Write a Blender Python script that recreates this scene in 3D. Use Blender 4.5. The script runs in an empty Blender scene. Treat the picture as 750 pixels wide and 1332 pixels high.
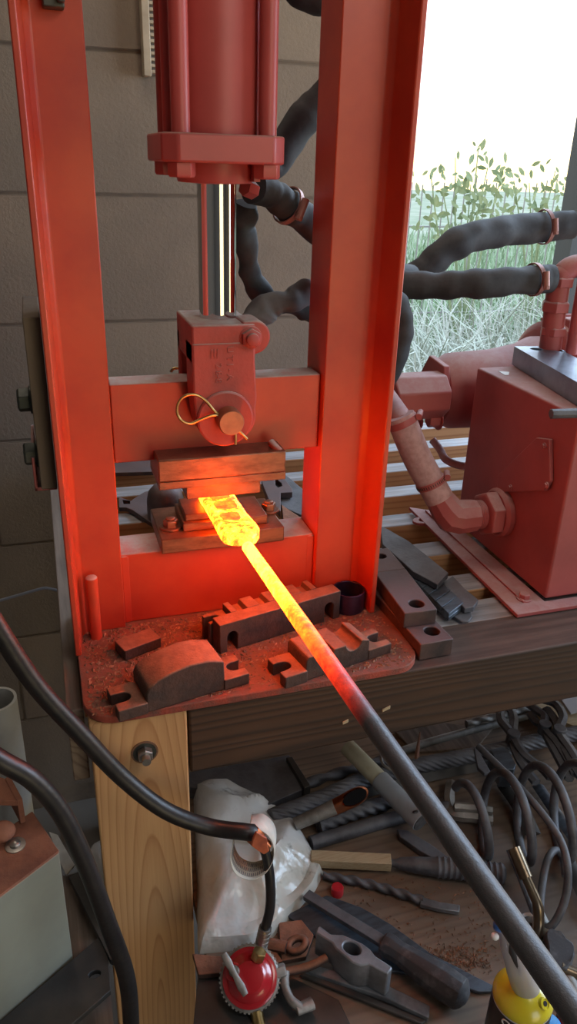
import bpy, bmesh, math, random
from mathutils import Vector, Matrix, noise
from math import sin, cos, pi, radians, sqrt
random.seed(11)
K = 0.636            # modelling unit -> metres
C = bpy.context.scene.collection
sc = bpy.context.scene

# ------------------------------------------------------------------ camera
F = 1000.0
pitch, yaw, roll = radians(24.6), radians(18), radians(1.8)
CAM = Vector((0, 0, 0.70))
FW = Vector((sin(yaw)*cos(pitch), cos(yaw)*cos(pitch), -sin(pitch)))
R0 = Vector((cos(yaw), -sin(yaw), 0)); U0 = R0.cross(FW)
RT = R0*cos(roll) + U0*sin(roll); UP = -R0*sin(roll) + U0*cos(roll)
cd = bpy.data.cameras.new('camera'); cam = bpy.data.objects.new('camera', cd); C.objects.link(cam)
cd.sensor_fit = 'VERTICAL'; cd.sensor_height = 24; cd.lens = 24*F/1332.0; cd.clip_start = 0.02; cd.clip_end = 300
M3 = Matrix((RT, UP, -FW)).transposed()
cam.matrix_world = Matrix.Translation(CAM*K) @ M3.to_4x4()
sc.camera = cam

# ------------------------------------------------------------------ world, lights, exposure
sc.view_settings.view_transform = 'Standard'; sc.view_settings.look = 'None'
sc.view_settings.gamma = 1; sc.view_settings.use_curve_mapping = False
sc.view_settings.exposure = 0.15
w = bpy.data.worlds.new('world'); sc.world = w; w.use_nodes = True
nt = w.node_tree; bg = nt.nodes['Background']
tc = nt.nodes.new('ShaderNodeTexCoord'); sx = nt.nodes.new('ShaderNodeSeparateXYZ')
cr = nt.nodes.new('ShaderNodeValToRGB'); e = cr.color_ramp.elements
e[0].position = 0.0; e[0].color = (1.0, .80, .42, 1)
e[1].position = 0.10; e[1].color = (.93, .96, 1, 1)
e2 = e.new(0.5); e2.color = (.66, .82, 1, 1)
nt.links.new(tc.outputs['Generated'], sx.inputs[0]); nt.links.new(sx.outputs['Z'], cr.inputs[0])
nt.links.new(cr.outputs[0], bg.inputs[0]); bg.inputs[1].default_value = 2.6

def area(name, loc, target, size, power, col, size_y=None):
    ld = bpy.data.lights.new(name, 'AREA'); ld.shape = 'RECTANGLE'; ld.size = size*K; ld.size_y = (size_y or size)*K
    ld.energy = power; ld.color = col
    o = bpy.data.objects.new(name, ld); C.objects.link(o); o.location = Vector(loc)*K
    o.rotation_euler = (Vector(target)-Vector(loc)).to_track_quat('-Z', 'Y').to_euler(); return o
# unseen fill light added at the upper right, aimed at press and bench
area('front_fill', (.95, -.35, 1.5), (.25, 1.0, -.1), .8, 3.1, (1, .93, .85), .6)
area('overhead_fill', (.15, 1.55, 2.12), (.25, 1.65, 0), 1.3, 3.4, (1, .87, .72), .25)  # added fill, out of view, to brighten the top of the wall
# bluish fill light added from the right to brighten the shelf tools
area('side_fill', (3.3, .75, .75), (.5, .75, -.35), 1.5, 24, (.55, .75, 1), 1.2)
# skylight falling through the window opening on the right
area('window_daylight', (2.2, 2.3, 1.75), (.8, 1.0, -.2), 1.1, 26, (.55, .76, 1))

# ------------------------------------------------------------------ pixel surveying: a point of the photo on a known plane
def ray(x, y): return FW + RT*((x-375)/F) - UP*((y-666)/F)
def PZ(x, y, z=0.0): d = ray(x, y); return CAM + d*((z-CAM.z)/d.z)
def PY(x, y, Y): d = ray(x, y); return CAM + d*(Y/d.y)
def PX(x, y, X): d = ray(x, y); return CAM + d*(X/d.x)
V = Vector

# ------------------------------------------------------------------ materials
MATS = {}
def new_mat(name):
    m = bpy.data.materials.new(name); m.use_nodes = True
    return m, m.node_tree, m.node_tree.nodes['Principled BSDF']
def N(nt, t, **kw):
    n = nt.nodes.new(t)
    for k, v in kw.items(): setattr(n, k, v)
    return n
def ramp(nt, src, stops):
    r = N(nt, 'ShaderNodeValToRGB'); el = r.color_ramp.elements
    while len(el) < len(stops): el.new(.5)
    for q, (p, c) in zip(el, stops):
        q.position = p; q.color = (c, c, c, 1) if isinstance(c, (int, float)) else (*c, 1)
    nt.links.new(src, r.inputs[0]); return r.outputs[0]
def noise_n(nt, vec, scale, detail=5, rough=.6):
    n = N(nt, 'ShaderNodeTexNoise'); n.inputs['Scale'].default_value = scale
    n.inputs['Detail'].default_value = detail; n.inputs['Roughness'].default_value = rough
    nt.links.new(vec, n.inputs['Vector']); return n.outputs['Fac']
def mix(nt, fac, a, b):
    m = N(nt, 'ShaderNodeMix', data_type='RGBA')
    for s, v in ((m.inputs[0], fac), (m.inputs[6], a), (m.inputs[7], b)):
        if isinstance(v, bpy.types.NodeSocket): nt.links.new(v, s)
        elif isinstance(v, (int, float)): s.default_value = v
        else: s.default_value = (*v, 1)
    return m.outputs[2]
def mth(nt, op, a, b=0.0):
    m = N(nt, 'ShaderNodeMath', operation=op)
    for s, v in zip(m.inputs, (a, b)):
        if isinstance(v, bpy.types.NodeSocket): nt.links.new(v, s)
        else: s.default_value = v
    return m.outputs[0]
def coords(nt, scale=(1, 1, 1), loc=(0, 0, 0)):
    t = N(nt, 'ShaderNodeTexCoord'); mp = N(nt, 'ShaderNodeMapping')
    mp.inputs['Scale'].default_value = scale; mp.inputs['Location'].default_value = loc
    nt.links.new(t.outputs['Object'], mp.inputs[0]); return mp.outputs[0]
def bump(nt, bs, h, strength, dist=.002):
    b = N(nt, 'ShaderNodeBump'); b.inputs['Strength'].default_value = strength; b.inputs['Distance'].default_value = dist
    nt.links.new(h, b.inputs['Height']); nt.links.new(b.outputs[0], bs.inputs['Normal'])
def mat(name, col, col2=None, scale=25, lo=.4, hi=.65, rough=.5, metal=0, bmp=.15, bscale=180, dust=None, dustamt=.8, chip=None, chiplo=.70, stretch=(1, 1, 1), coat=0, spec=.5):
    m, nt, bs = new_mat(name); vec = coords(nt, stretch)
    c = col
    if col2: c = mix(nt, ramp(nt, noise_n(nt, vec, scale), [(lo, 0), (hi, 1)]), col, col2)
    if chip: c = mix(nt, ramp(nt, noise_n(nt, vec, scale*3.1, 8, .7), [(chiplo, 0), (chiplo+.03, 1)]), c, chip)
    if dust:
        g = N(nt, 'ShaderNodeNewGeometry'); s = N(nt, 'ShaderNodeSeparateXYZ'); nt.links.new(g.outputs['Normal'], s.inputs[0])
        up = ramp(nt, s.outputs['Z'], [(.35, 0), (.85, 1)])
        nz = ramp(nt, noise_n(nt, vec, 60, 6, .75), [(.3, .45), (.6, 1)])
        f = mth(nt, 'MULTIPLY', mth(nt, 'MULTIPLY', up, nz), dustamt)
        c = mix(nt, f, c, dust)
        r = mth(nt, 'MULTIPLY_ADD', f, .9-rough); nt.nodes[-1].inputs[2].default_value = rough
        nt.links.new(r, bs.inputs['Roughness'])
        mm = mth(nt, 'MULTIPLY', mth(nt, 'SUBTRACT', 1.0, f), metal); nt.links.new(mm, bs.inputs['Metallic'])
    else:
        bs.inputs['Roughness'].default_value = rough; bs.inputs['Metallic'].default_value = metal
    if isinstance(c, bpy.types.NodeSocket): nt.links.new(c, bs.inputs['Base Color'])
    else: bs.inputs['Base Color'].default_value = (*c, 1)
    if bmp: bump(nt, bs, noise_n(nt, vec, bscale, 4), bmp, .001)
    bs.inputs['Coat Weight'].default_value = coat; bs.inputs['Specular IOR Level'].default_value = spec
    MATS[name] = m; return m

RED = (.52, .068, .028)
mat('press_red', RED, (.40, .035, .02), 9, rough=.38, bmp=.06, bscale=90, dust=(.50, .47, .45), dustamt=1.0, chip=(.07, .03, .025), chiplo=.70)
mat('plate_red', (.34, .06, .035), (.13, .06, .045), 55, rough=.75, bmp=.9, bscale=330, dust=(.17, .085, .06), dustamt=.85)
mat('cyl_red', (.47, .075, .068), (.38, .06, .055), 8, rough=.42, bmp=.08, dust=(.33, .25, .20), dustamt=.85)  # turned pinker: haze put into the paint colour
mat('pump_red', (.37, .080, .076), (.29, .062, .06), 11, rough=.5, bmp=.15, bscale=120, dust=(.46, .33, .32), dustamt=.8, chip=(.12, .05, .04), chiplo=.74)  # paler, pinker red: haze and bluish light put into the colour
mat('clevis_red', (.42, .06, .045), (.34, .05, .04), 30, rough=.55, bmp=.35, bscale=260, dust=(.48, .46, .42), dustamt=1.0)
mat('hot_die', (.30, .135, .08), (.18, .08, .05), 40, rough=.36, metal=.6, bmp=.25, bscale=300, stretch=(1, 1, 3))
mat('rust_steel', (.085, .045, .035), (.045, .03, .027), 45, rough=.6, metal=.3, bmp=.9, bscale=200, dust=(.34, .15, .09), dustamt=.95)  # rusty, dusty steel; orange light on the tops put into the dust colour
mat('dark_die', (.13, .085, .08), (.06, .05, .055), 30, rough=.5, metal=.6, bmp=.3, bscale=260, dust=(.24, .17, .17), dustamt=.45)
mat('scale_steel', (.125, .13, .15), (.055, .056, .066), 45, rough=.48, metal=.3, bmp=.5, bscale=220, dust=(.17, .165, .17), dustamt=.45)
mat('blue_steel', (.12, .15, .19), (.07, .08, .095), 30, rough=.36, metal=.5, bmp=.2, bscale=200, stretch=(1, 4, 1))
mat('sky_steel', (.30, .37, .44), (.22, .27, .33), 30, rough=.36, metal=.9, bmp=.15, bscale=160)  # brighter, bluer steel: sky reflection put into the colour
mat('sledge_steel', (.25, .27, .30), (.13, .135, .15), 30, rough=.42, metal=.4, bmp=.2, bscale=260)
mat('black_rubber', (.012, .012, .014), (.022, .02, .02), 30, rough=.34, bmp=.1)
mat('rough_rubber', (.008, .007, .008), (.018, .014, .013), 60, rough=.42, bmp=.3)
mat('black_plastic', (.04, .04, .045), (.10, .10, .105), 90, lo=.5, hi=.7, rough=.6, bmp=.3)
mat('galv', (.42, .40, .37), (.28, .26, .25), 60, rough=.38, metal=.9, bmp=.15)
mat('dirty_galv', (.34, .33, .31), (.2, .19, .18), 60, rough=.55, metal=.5, bmp=.3)
mat('brass', (.55, .38, .16), (.36, .24, .1), 60, rough=.32, metal=1, bmp=.1)
mat('bronze_tube', (.20, .15, .10), (.10, .08, .06), 30, rough=.3, metal=.9, bmp=.1, stretch=(1, 1, 1))
mat('copper', (.55, .20, .10), (.34, .12, .07), 50, rough=.3, metal=1, bmp=.1)
mat('pin_copper', (.44, .20, .11), (.34, .15, .09), 80, rough=.5, metal=.7, bmp=.2, bscale=300)
mat('chrome', (.72, .73, .75), rough=.06, metal=1, bmp=0)
mat('grey_pvc', (.26, .28, .30), (.21, .22, .235), 30, rough=.5, bmp=.05)
mat('yellow_pvc', (.46, .44, .32), (.34, .29, .17), 25, rough=.5, bmp=.1)
mat('white_pvc', (.50, .50, .48), (.36, .35, .33), 10, rough=.5, bmp=.05)
mat('pale_wood', (.50, .40, .25), (.42, .31, .18), 60, rough=.6, bmp=.15, stretch=(1, 12, 12))
mat('brown_wood', (.20, .10, .055), (.14, .07, .04), 60, rough=.7, bmp=.2, stretch=(1, 12, 12))
mat('bolt_wood', (.16, .115, .08), (.10, .07, .05), 14, rough=.8, bmp=.4, bscale=90, stretch=(1, 1, .3))
mat('dark_bolt', (.05, .055, .05), (.09, .09, .08), 60, rough=.45, metal=.7, bmp=.1)
mat('box_grey', (.31, .325, .27), (.27, .28, .235), 12, rough=.5, metal=.2, bmp=.12, bscale=100, dust=(.33, .135, .075), dustamt=1.25)
mat('rust_top', (.32, .13, .075), (.22, .09, .06), 40, rough=.85, bmp=.6, bscale=300)
mat('black_plate', (.05, .052, .055), (.085, .08, .075), 16, rough=.5, metal=.5, bmp=.2, bscale=120)
mat('bag_print', (.25, .27, .33), (.12, .13, .16), 22, rough=.45)
mat('reg_red', (.42, .012, .02), rough=.25, bmp=.03, coat=.6)
mat('cap_red', (.5, .02, .03), rough=.3, bmp=0, coat=.4)
mat('cable_grey', (.20, .21, .25), rough=.5, bmp=0)
mat('vent_tan', (.46, .38, .28), (.36, .29, .21), 30, rough=.6, bmp=.1)
mat('vent_dark', (.16, .13, .11), rough=.7, bmp=0)
mat('paper', (.62, .60, .55), (.5, .48, .44), 60, rough=.7, bmp=.1)
mat('orange_print', (.50, .12, .05), (.30, .07, .04), 60, rough=.4, bmp=.1)
mat('purple_steel', (.09, .055, .12), (.06, .04, .08), 40, rough=.35, metal=.85, bmp=.15)
mat('yellow_paint', (.66, .56, .03), (.6, .5, .02), 20, rough=.25, bmp=0, coat=.5, chip=(.2, .15, .05), chiplo=.76)
mat('label_black', (.02, .02, .024), rough=.35, bmp=0)
mat('bore_shade', (.008, .007, .007), rough=1, bmp=0, spec=.05)  # flat black for the shade inside the pipe mouth
mat('white_print', (.75, .75, .75), rough=.5, bmp=0)
mat('bottle_white', (.55, .56, .58), rough=.35, bmp=0)
mat('blue_cap', (.03, .12, .42), rough=.35, bmp=0)
mat('sky_blue_cap', (.05, .30, .70), rough=.35, bmp=0)
mat('sleeve', (.016, .017, .020), (.040, .041, .046), 26, rough=.75, bmp=.5, bscale=70, dust=(.14, .14, .15), dustamt=.35)
mat('sleeve_grey', (.10, .098, .10), (.05, .05, .055), 18, rough=.85, bmp=.6, bscale=60, dust=(.28, .28, .28), dustamt=.4)
mat('clamp', (.34, .17, .14), (.25, .11, .09), 60, rough=.5, metal=.4, bmp=.1)
mat('hose_pink', (.48, .30, .29), (.36, .20, .19), 90, rough=.75, bmp=.5, bscale=240, stretch=(1, 1, 1))
mat('grey_wire', (.30, .30, .30), rough=.6, metal=.4, bmp=0)
mat('shavings', (.34, .17, .10), (.09, .06, .045), 90, rough=.8, bmp=.3)
mat('mortar', (.22, .17, .125), (.17, .13, .10), 30, rough=.95, bmp=.5, bscale=120)
mat('grass_dry', (.46, .47, .42), (.33, .38, .30), 3, rough=.8, bmp=0)  # greyed: outdoor haze put into the colour
mat('grass_green', (.20, .30, .17), (.30, .38, .25), 3, rough=.8, bmp=0)  # muted green with the haze mixed into it
mat('leaf', (.20, .27, .15), (.28, .34, .18), 6, rough=.6, bmp=0)  # lightened: haze put into the leaf colour
mat('ground', (.20, .25, .17), (.34, .36, .29), 1.4, rough=1, bmp=0)
mat('window_frame', (.03, .035, .04), rough=.6, bmp=.1)
mat('room', (.16, .14, .12), rough=.9, bmp=0)

def blocks_mat():
    m, nt, bs = new_mat('block'); vec = coords(nt)
    c = mix(nt, ramp(nt, noise_n(nt, vec, 5), [(.35, 0), (.7, 1)]), (.27, .205, .15), (.20, .155, .12))
    oi = N(nt, 'ShaderNodeObjectInfo')
    c = mix(nt, mth(nt, 'MULTIPLY', oi.outputs['Random'], .45), c, (.19, .16, .13))
    # pale speckles scattered at random over the blocks
    c = mix(nt, ramp(nt, noise_n(nt, vec, 60, 8, .8), [(.62, 0), (.75, .5)]), c, (.30, .26, .21))
    nt.links.new(c, bs.inputs['Base Color']); bs.inputs['Roughness'].default_value = .92
    bump(nt, bs, noise_n(nt, vec, 150, 6, .7), .6, .002); MATS['block'] = m
blocks_mat()

def wood_mat(name, axis, light, dark, rings=1.0, rough=.6, burn=None, weather=None, seed=0.0, burnlo=.42, burnhi=.62, top=None):
    """Straight-sawn softwood: ring bands stretched along the board, with optional charring and a weathered top face."""
    m, nt, bs = new_mat(name)
    s = {'X': (.07, 1, 1), 'Y': (1, .07, 1), 'Z': (1, 1, .07)}[axis]
    vec = coords(nt, s, (seed, seed*.7, seed*.3))
    nz = N(nt, 'ShaderNodeTexNoise'); nz.inputs['Scale'].default_value = 9; nz.inputs['Detail'].default_value = 3
    nt.links.new(vec, nz.inputs['Vector'])
    va = N(nt, 'ShaderNodeVectorMath', operation='MULTIPLY_ADD'); va.inputs[1].default_value = (.085,)*3
    nt.links.new(nz.outputs['Color'], va.inputs[0]); nt.links.new(vec, va.inputs[2])
    wv = N(nt, 'ShaderNodeTexWave', wave_type='RINGS', rings_direction=axis); wv.inputs['Scale'].default_value = 38*rings
    wv.inputs['Distortion'].default_value = 1.2; wv.inputs['Detail'].default_value = 2; wv.inputs['Detail Scale'].default_value = 1.5
    nt.links.new(va.outputs[0], wv.inputs['Vector'])
    g = ramp(nt, wv.outputs['Fac'], [(.35, 0), (.8, .35), (.97, 1)])
    fine = noise_n(nt, coords(nt, tuple(v*1.0 if v == 1 else .02 for v in s)), 260, 3)
    c = mix(nt, g, light, dark); c = mix(nt, mth(nt, 'MULTIPLY', fine, .45), c, dark)
    if burn:
        b = ramp(nt, noise_n(nt, coords(nt, {'X': (.5, 1, 1.6), 'Y': (1, .5, 1), 'Z': (1, 1, .5)}[axis], (seed, 3, 1)), 5.5, 4, .5), [(burnlo, 0), (burnhi, 1)])
        c = mix(nt, b, c, burn)
    if weather:
        ge = N(nt, 'ShaderNodeNewGeometry'); sp = N(nt, 'ShaderNodeSeparateXYZ'); nt.links.new(ge.outputs['Normal'], sp.inputs[0])
        f = mth(nt, 'MULTIPLY', ramp(nt, sp.outputs['Z'], [(.5, 0), (.8, 1)]), ramp(nt, noise_n(nt, coords(nt), 40, 6, .8), [(.3, .75), (.65, 1)]))
        wc = mix(nt, ramp(nt, noise_n(nt, coords(nt, s), 90, 5), [(.4, 0), (.6, 1)]), weather, tuple(v*.55 for v in weather))
        c = mix(nt, f, c, wc)
    nt.links.new(c, bs.inputs['Base Color']); bs.inputs['Roughness'].default_value = rough
    hh = mth(nt, 'ADD', wv.outputs['Fac'], fine); bump(nt, bs, hh, .25, .0008); MATS[name] = m
wood_mat('burnt_beam', 'X', (.080, .036, .017), (.035, .017, .010), rings=1.1, burn=(.022, .014, .011), weather=(.13, .085, .07), seed=1.7, burnlo=.36, burnhi=.6)
wood_mat('slat_wood', 'X', (.50, .27, .12), (.36, .17, .07), rings=1, weather=(.34, .35, .38), rough=.7, seed=.4)
wood_mat('side_wood', 'Y', (.25, .19, .14), (.16, .11, .08), rings=1, weather=(.22, .17, .14), rough=.8, seed=.9)
wood_mat('shelf_wood', 'X', (.27, .185, .125), (.18, .12, .082), rings=.8, burn=(.11, .085, .07), rough=.62, seed=2.2, burnlo=.45, burnhi=.7)

def hot_mat(name, along, hot_at, cool_at, strength, patches=True):
    """Glowing steel: what it gives off falls from yellow heat to black along the bar; cooler scale lies on it in flakes."""
    m, nt, bs = new_mat(name)
    t = N(nt, 'ShaderNodeTexCoord'); sp = N(nt, 'ShaderNodeVectorMath', operation='DOT_PRODUCT')
    sp.inputs[1].default_value = along; nt.links.new(t.outputs['Object'], sp.inputs[0])
    mr = N(nt, 'ShaderNodeMapRange'); mr.inputs[1].default_value = hot_at; mr.inputs[2].default_value = cool_at
    mr.inputs[3].default_value = 0; mr.inputs[4].default_value = 1; nt.links.new(sp.outputs['Value'], mr.inputs[0])
    mr.clamp = True; mr.inputs[4].default_value = 1.25
    sc1 = noise_n(nt, coords(nt), 105, 6, .72)
    calm = mth(nt, 'SUBTRACT', 1.0, mth(nt, 'MINIMUM', mr.outputs[0], 1.0))
    T = mth(nt, 'ADD', mr.outputs[0], mth(nt, 'MULTIPLY', mth(nt, 'MULTIPLY', mth(nt, 'SUBTRACT', sc1, .47), 2.6 if patches else 1.6), calm))
    col = ramp(nt, T, [(0, (1, .125, .005)), (.3, (1, .10, .004)), (.5, (1, .075, .004)), (.8, (.9, .03, .006)), (1, (.6, .012, .004))])
    st = ramp(nt, T, [(0, 1), (.25, .45), (.42, .16), (.6, .07), (.8, .016), (.93, .003), (1, 0)])
    bs.inputs['Emission Strength'].default_value = 1
    nt.links.new(col, bs.inputs['Emission Color']); nt.links.new(mth(nt, 'MULTIPLY', st, strength), bs.inputs['Emission Strength'])
    nt.links.new(mix(nt, noise_n(nt, coords(nt), 60), (.075, .075, .088), (.13, .125, .13)), bs.inputs['Base Color'])
    bs.inputs['Roughness'].default_value = .42; bs.inputs['Metallic'].default_value = .35
    bump(nt, bs, sc1, .5, .0015); MATS[name] = m
def pine_mat():
    m, nt, bs = new_mat('pine'); t = N(nt, 'ShaderNodeTexCoord'); s = N(nt, 'ShaderNodeSeparateXYZ'); nt.links.new(t.outputs['Object'], s.inputs[0])
    nz = noise_n(nt, coords(nt, (14, 14, 2.2)), 1, 2, .5)
    zz = mth(nt, 'ADD', s.outputs['Z'], -.70*K*1.2); wob = mth(nt, 'MULTIPLY', mth(nt, 'SUBTRACT', nz, .5), .022)
    p = mth(nt, 'ADD', mth(nt, 'ADD', s.outputs['X'], .4585), wob)
    q = mth(nt, 'ADD', mth(nt, 'ADD', s.outputs['Y'], .2905), mth(nt, 'MULTIPLY', zz, .075))
    cb = N(nt, 'ShaderNodeCombineXYZ'); nt.links.new(p, cb.inputs[0]); nt.links.new(q, cb.inputs[1])
    wv = N(nt, 'ShaderNodeTexWave', wave_type='RINGS', rings_direction='Z', wave_profile='SAW'); wv.inputs['Scale'].default_value = 60
    wv.inputs['Distortion'].default_value = .5; nt.links.new(cb.outputs[0], wv.inputs['Vector'])
    g = ramp(nt, wv.outputs['Fac'], [(.2, 0), (.75, .35), (.93, 1), (1, .1)])
    fine = noise_n(nt, coords(nt, (1, 1, .02)), 420, 3)
    c = mix(nt, g, (.60, .345, .155), (.43, .21, .085)); c = mix(nt, mth(nt, 'MULTIPLY', fine, .3), c, (.36, .18, .07))
    c = mix(nt, ramp(nt, noise_n(nt, coords(nt, (1, 1, .4)), 12, 5), [(.5, 0), (.75, .5)]), c, (.25, .13, .06))
    nt.links.new(c, bs.inputs['Base Color']); bs.inputs['Roughness'].default_value = .55
    bump(nt, bs, mth(nt, 'ADD', wv.outputs['Fac'], fine), .2, .0006); MATS['pine'] = m
pine_mat()
# bag and clear bits
def bag_mat():
    m, nt, bs = new_mat('bag'); vec = coords(nt)
    c = mix(nt, ramp(nt, noise_n(nt, vec, 7, 4, .5), [(.45, 0), (.6, 1)]), (.74, .76, .77), (.58, .57, .51))
    c = mix(nt, ramp(nt, noise_n(nt, vec, 22, 8, .7), [(.60, 0), (.70, .75)]), c, (.13, .12, .10))
    nt.links.new(c, bs.inputs['Base Color']); bs.inputs['Roughness'].default_value = .2
    bs.inputs['Subsurface Weight'].default_value = 0
    v = N(nt, 'ShaderNodeTexVoronoi', feature='DISTANCE_TO_EDGE'); v.inputs['Scale'].default_value = 16; nt.links.new(vec, v.inputs['Vector'])
    bump(nt, bs, mth(nt, 'ADD', mth(nt, 'MULTIPLY', v.outputs[0], .6), noise_n(nt, vec, 18, 4, .5)), .5, .012); MATS['bag'] = m
bag_mat()
def clear_mat():
    m, nt, bs = new_mat('translucent_plastic')
    bs.inputs['Base Color'].default_value = (.55, .52, .58, 1); bs.inputs['Roughness'].default_value = .35
    bs.inputs['Transmission Weight'].default_value = .45; bs.inputs['IOR'].default_value = 1.2; MATS['translucent_plastic'] = m
clear_mat()

# ------------------------------------------------------------------ mesh builder
class MB:
    def __init__(s): s.b = bmesh.new()
    def plate(s, pts, vec, holes=()):
        """Flat outline (with round or shaped holes) given thickness by vec."""
        b = s.b; loops = []
        for L in [pts]+list(holes):
            vs = [b.verts.new(p) for p in L]; loops.append(vs)
        if not holes: fs = [b.faces.new(loops[0])]
        else:
            es = []
            for vs in loops:
                for i in range(len(vs)): es.append(b.edges.new((vs[i], vs[(i+1) % len(vs)])))
            r = bmesh.ops.triangle_fill(b, edges=es, use_beauty=True, use_dissolve=False)
            fs = [g for g in r['geom'] if isinstance(g, bmesh.types.BMFace)]
        top = {v: b.verts.new(v.co+V(vec)) for vs in loops for v in vs}
        for f in fs: b.faces.new([top[v] for v in f.verts])
        for vs in loops:
            for i in range(len(vs)):
                a, c = vs[i], vs[(i+1) % len(vs)]; b.faces.new((a, c, top[c], top[a]))
        return s
    def box(s, lo, hi):
        return s.plate([V((lo[0], lo[1], lo[2])), V((hi[0], lo[1], lo[2])), V((hi[0], hi[1], lo[2])), V((lo[0], hi[1], lo[2]))], (0, 0, hi[2]-lo[2]))
    def obox(s, c, ax, ay, az, dx, dy, dz):
        c = V(c); ax, ay, az = V(ax).normalized(), V(ay).normalized(), V(az).normalized()
        p = [c+ax*(a*dx/2)+ay*(b_*dy/2)-az*dz/2 for a, b_ in ((-1, -1), (1, -1), (1, 1), (-1, 1))]
        return s.plate(p, az*dz)
    def tube(s, pts, r, seg=12, closed=False, twist=0, lobes=0, lobe=0, flat=1.0, up=None, caps=True):
        pts = [V(p) for p in pts]; n = len(pts); rr = r if isinstance(r, (list, tuple)) else [r]*n
        rings = []; prev = None; ang = 0
        for i, p in enumerate(pts):
            if closed: t = pts[(i+1) % n]-pts[i-1]
            else: t = pts[min(i+1, n-1)]-pts[max(i-1, 0)]
            if t.length < 1e-9: t = V((0, 0, 1))
            t.normalize()
            if prev is None:
                ref = V(up) if up else (V((0, 0, 1)) if abs(t.z) < .9 else V((1, 0, 0)))
                nrm = (ref-t*ref.dot(t)).normalized()
            else: nrm = (prev-t*prev.dot(t)).normalized()
            prev = nrm; bn = t.cross(nrm)
            if i: ang += twist*(pts[i]-pts[i-1]).length
            ring = []
            for k in range(seg):
                a = 2*pi*k/seg; q = rr[i]*(1+(lobe*cos(lobes*a) if lobes else 0))
                ring.append(s.b.verts.new(p+nrm*(cos(a+ang)*q*flat)+bn*(sin(a+ang)*q)))
            rings.append(ring)
        m = n if closed else n-1
        for i in range(m):
            A, B = rings[i], rings[(i+1) % n]
            for k in range(seg): s.b.faces.new((A[k], A[(k+1) % seg], B[(k+1) % seg], B[k]))
        if not closed and caps: s.b.faces.new(rings[0][::-1]); s.b.faces.new(rings[-1])
        return s
    def cyl(s, a, b, r, r2=None, seg=24): return s.tube([a, b], [r, r if r2 is None else r2], seg)
    def lathe(s, base, axis, prof, seg=32, ref=None):
        base, ax = V(base), V(axis).normalized()
        ref = V(ref) if ref else (V((0, 0, 1)) if abs(ax.z) < .9 else V((1, 0, 0)))
        u = (ref-ax*ref.dot(ax)).normalized(); v = ax.cross(u); rings = []
        for r, h in prof: rings.append([s.b.verts.new(base+ax*h+(u*cos(2*pi*k/seg)+v*sin(2*pi*k/seg))*max(r, 1e-4)) for k in range(seg)])
        for A, B in zip(rings, rings[1:]):
            for k in range(seg): s.b.faces.new((A[k], A[(k+1) % seg], B[(k+1) % seg], B[k]))
        s.b.faces.new(rings[0][::-1]); s.b.faces.new(rings[-1]); return s
    def pipe(s, a, b, ro, ri, seg=28):
        a, b = V(a), V(b); L = (b-a).length
        ax = (b-a).normalized(); ref = V((0, 0, 1)) if abs(ax.z) < .9 else V((1, 0, 0))
        u = (ref-ax*ref.dot(ax)).normalized(); v = ax.cross(u); rings = []
        for r, h in ((ri, 0), (ro, 0), (ro, L), (ri, L)): rings.append([s.b.verts.new(a+ax*h+(u*cos(2*pi*k/seg)+v*sin(2*pi*k/seg))*r) for k in range(seg)])
        for i in range(4):
            A, B = rings[i], rings[(i+1) % 4]
            for k in range(seg): s.b.faces.new((A[k], A[(k+1) % seg], B[(k+1) % seg], B[k]))
        return s
    def hexa(s, c, axis, r, h): return s.lathe(c, axis, [(r, 0), (r, h*.85), (r*.86, h)], 6)
    def ball(s, c, r, sc3=(1, 1, 1), seg=16):
        m = Matrix.Translation(V(c)) @ Matrix.Diagonal((*[r*q for q in sc3], 1))
        bmesh.ops.create_uvsphere(s.b, u_segments=seg, v_segments=seg//2+2, radius=1, matrix=m); return s
    def out(s, name, material, parent=None, bevel=0, seg=2, smooth=38, rough=0, rscale=20, sub=0, tri=True):
        b = s.b; bmesh.ops.recalc_face_normals(b, faces=b.faces)
        base = V(parent['_base']) if parent is not None else V((0, 0, 0))
        if parent is None:
            lo = V((min(v.co.x for v in b.verts), min(v.co.y for v in b.verts), min(v.co.z for v in b.verts)))
            hi = V((max(v.co.x for v in b.verts), max(v.co.y for v in b.verts), max(v.co.z for v in b.verts)))
            base = V(((lo.x+hi.x)/2, (lo.y+hi.y)/2, lo.z))
        if sub: bmesh.ops.subdivide_edges(b, edges=b.edges, cuts=sub, use_grid_fill=True)
        if rough:
            for v in b.verts:
                d = noise.noise_vector(v.co*rscale); v.co += d*rough
        for v in b.verts: v.co = (v.co-base)*K
        me = bpy.data.meshes.new(name); b.to_mesh(me); b.free()
        me.polygons.foreach_set('use_smooth', [True]*len(me.polygons)); me.set_sharp_from_angle(angle=radians(smooth))
        me.materials.append(MATS[material] if isinstance(material, str) else material)
        o = bpy.data.objects.new(name, me); C.objects.link(o); o['_base'] = tuple(base)
        if parent is not None: o.parent = parent
        else: o.location = base*K
        if bevel:
            md = o.modifiers.new('edge', 'BEVEL'); md.width = bevel*K; md.segments = seg; md.limit_method = 'ANGLE'; md.angle_limit = radians(35)
            md.harden_normals = False
        return o
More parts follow.
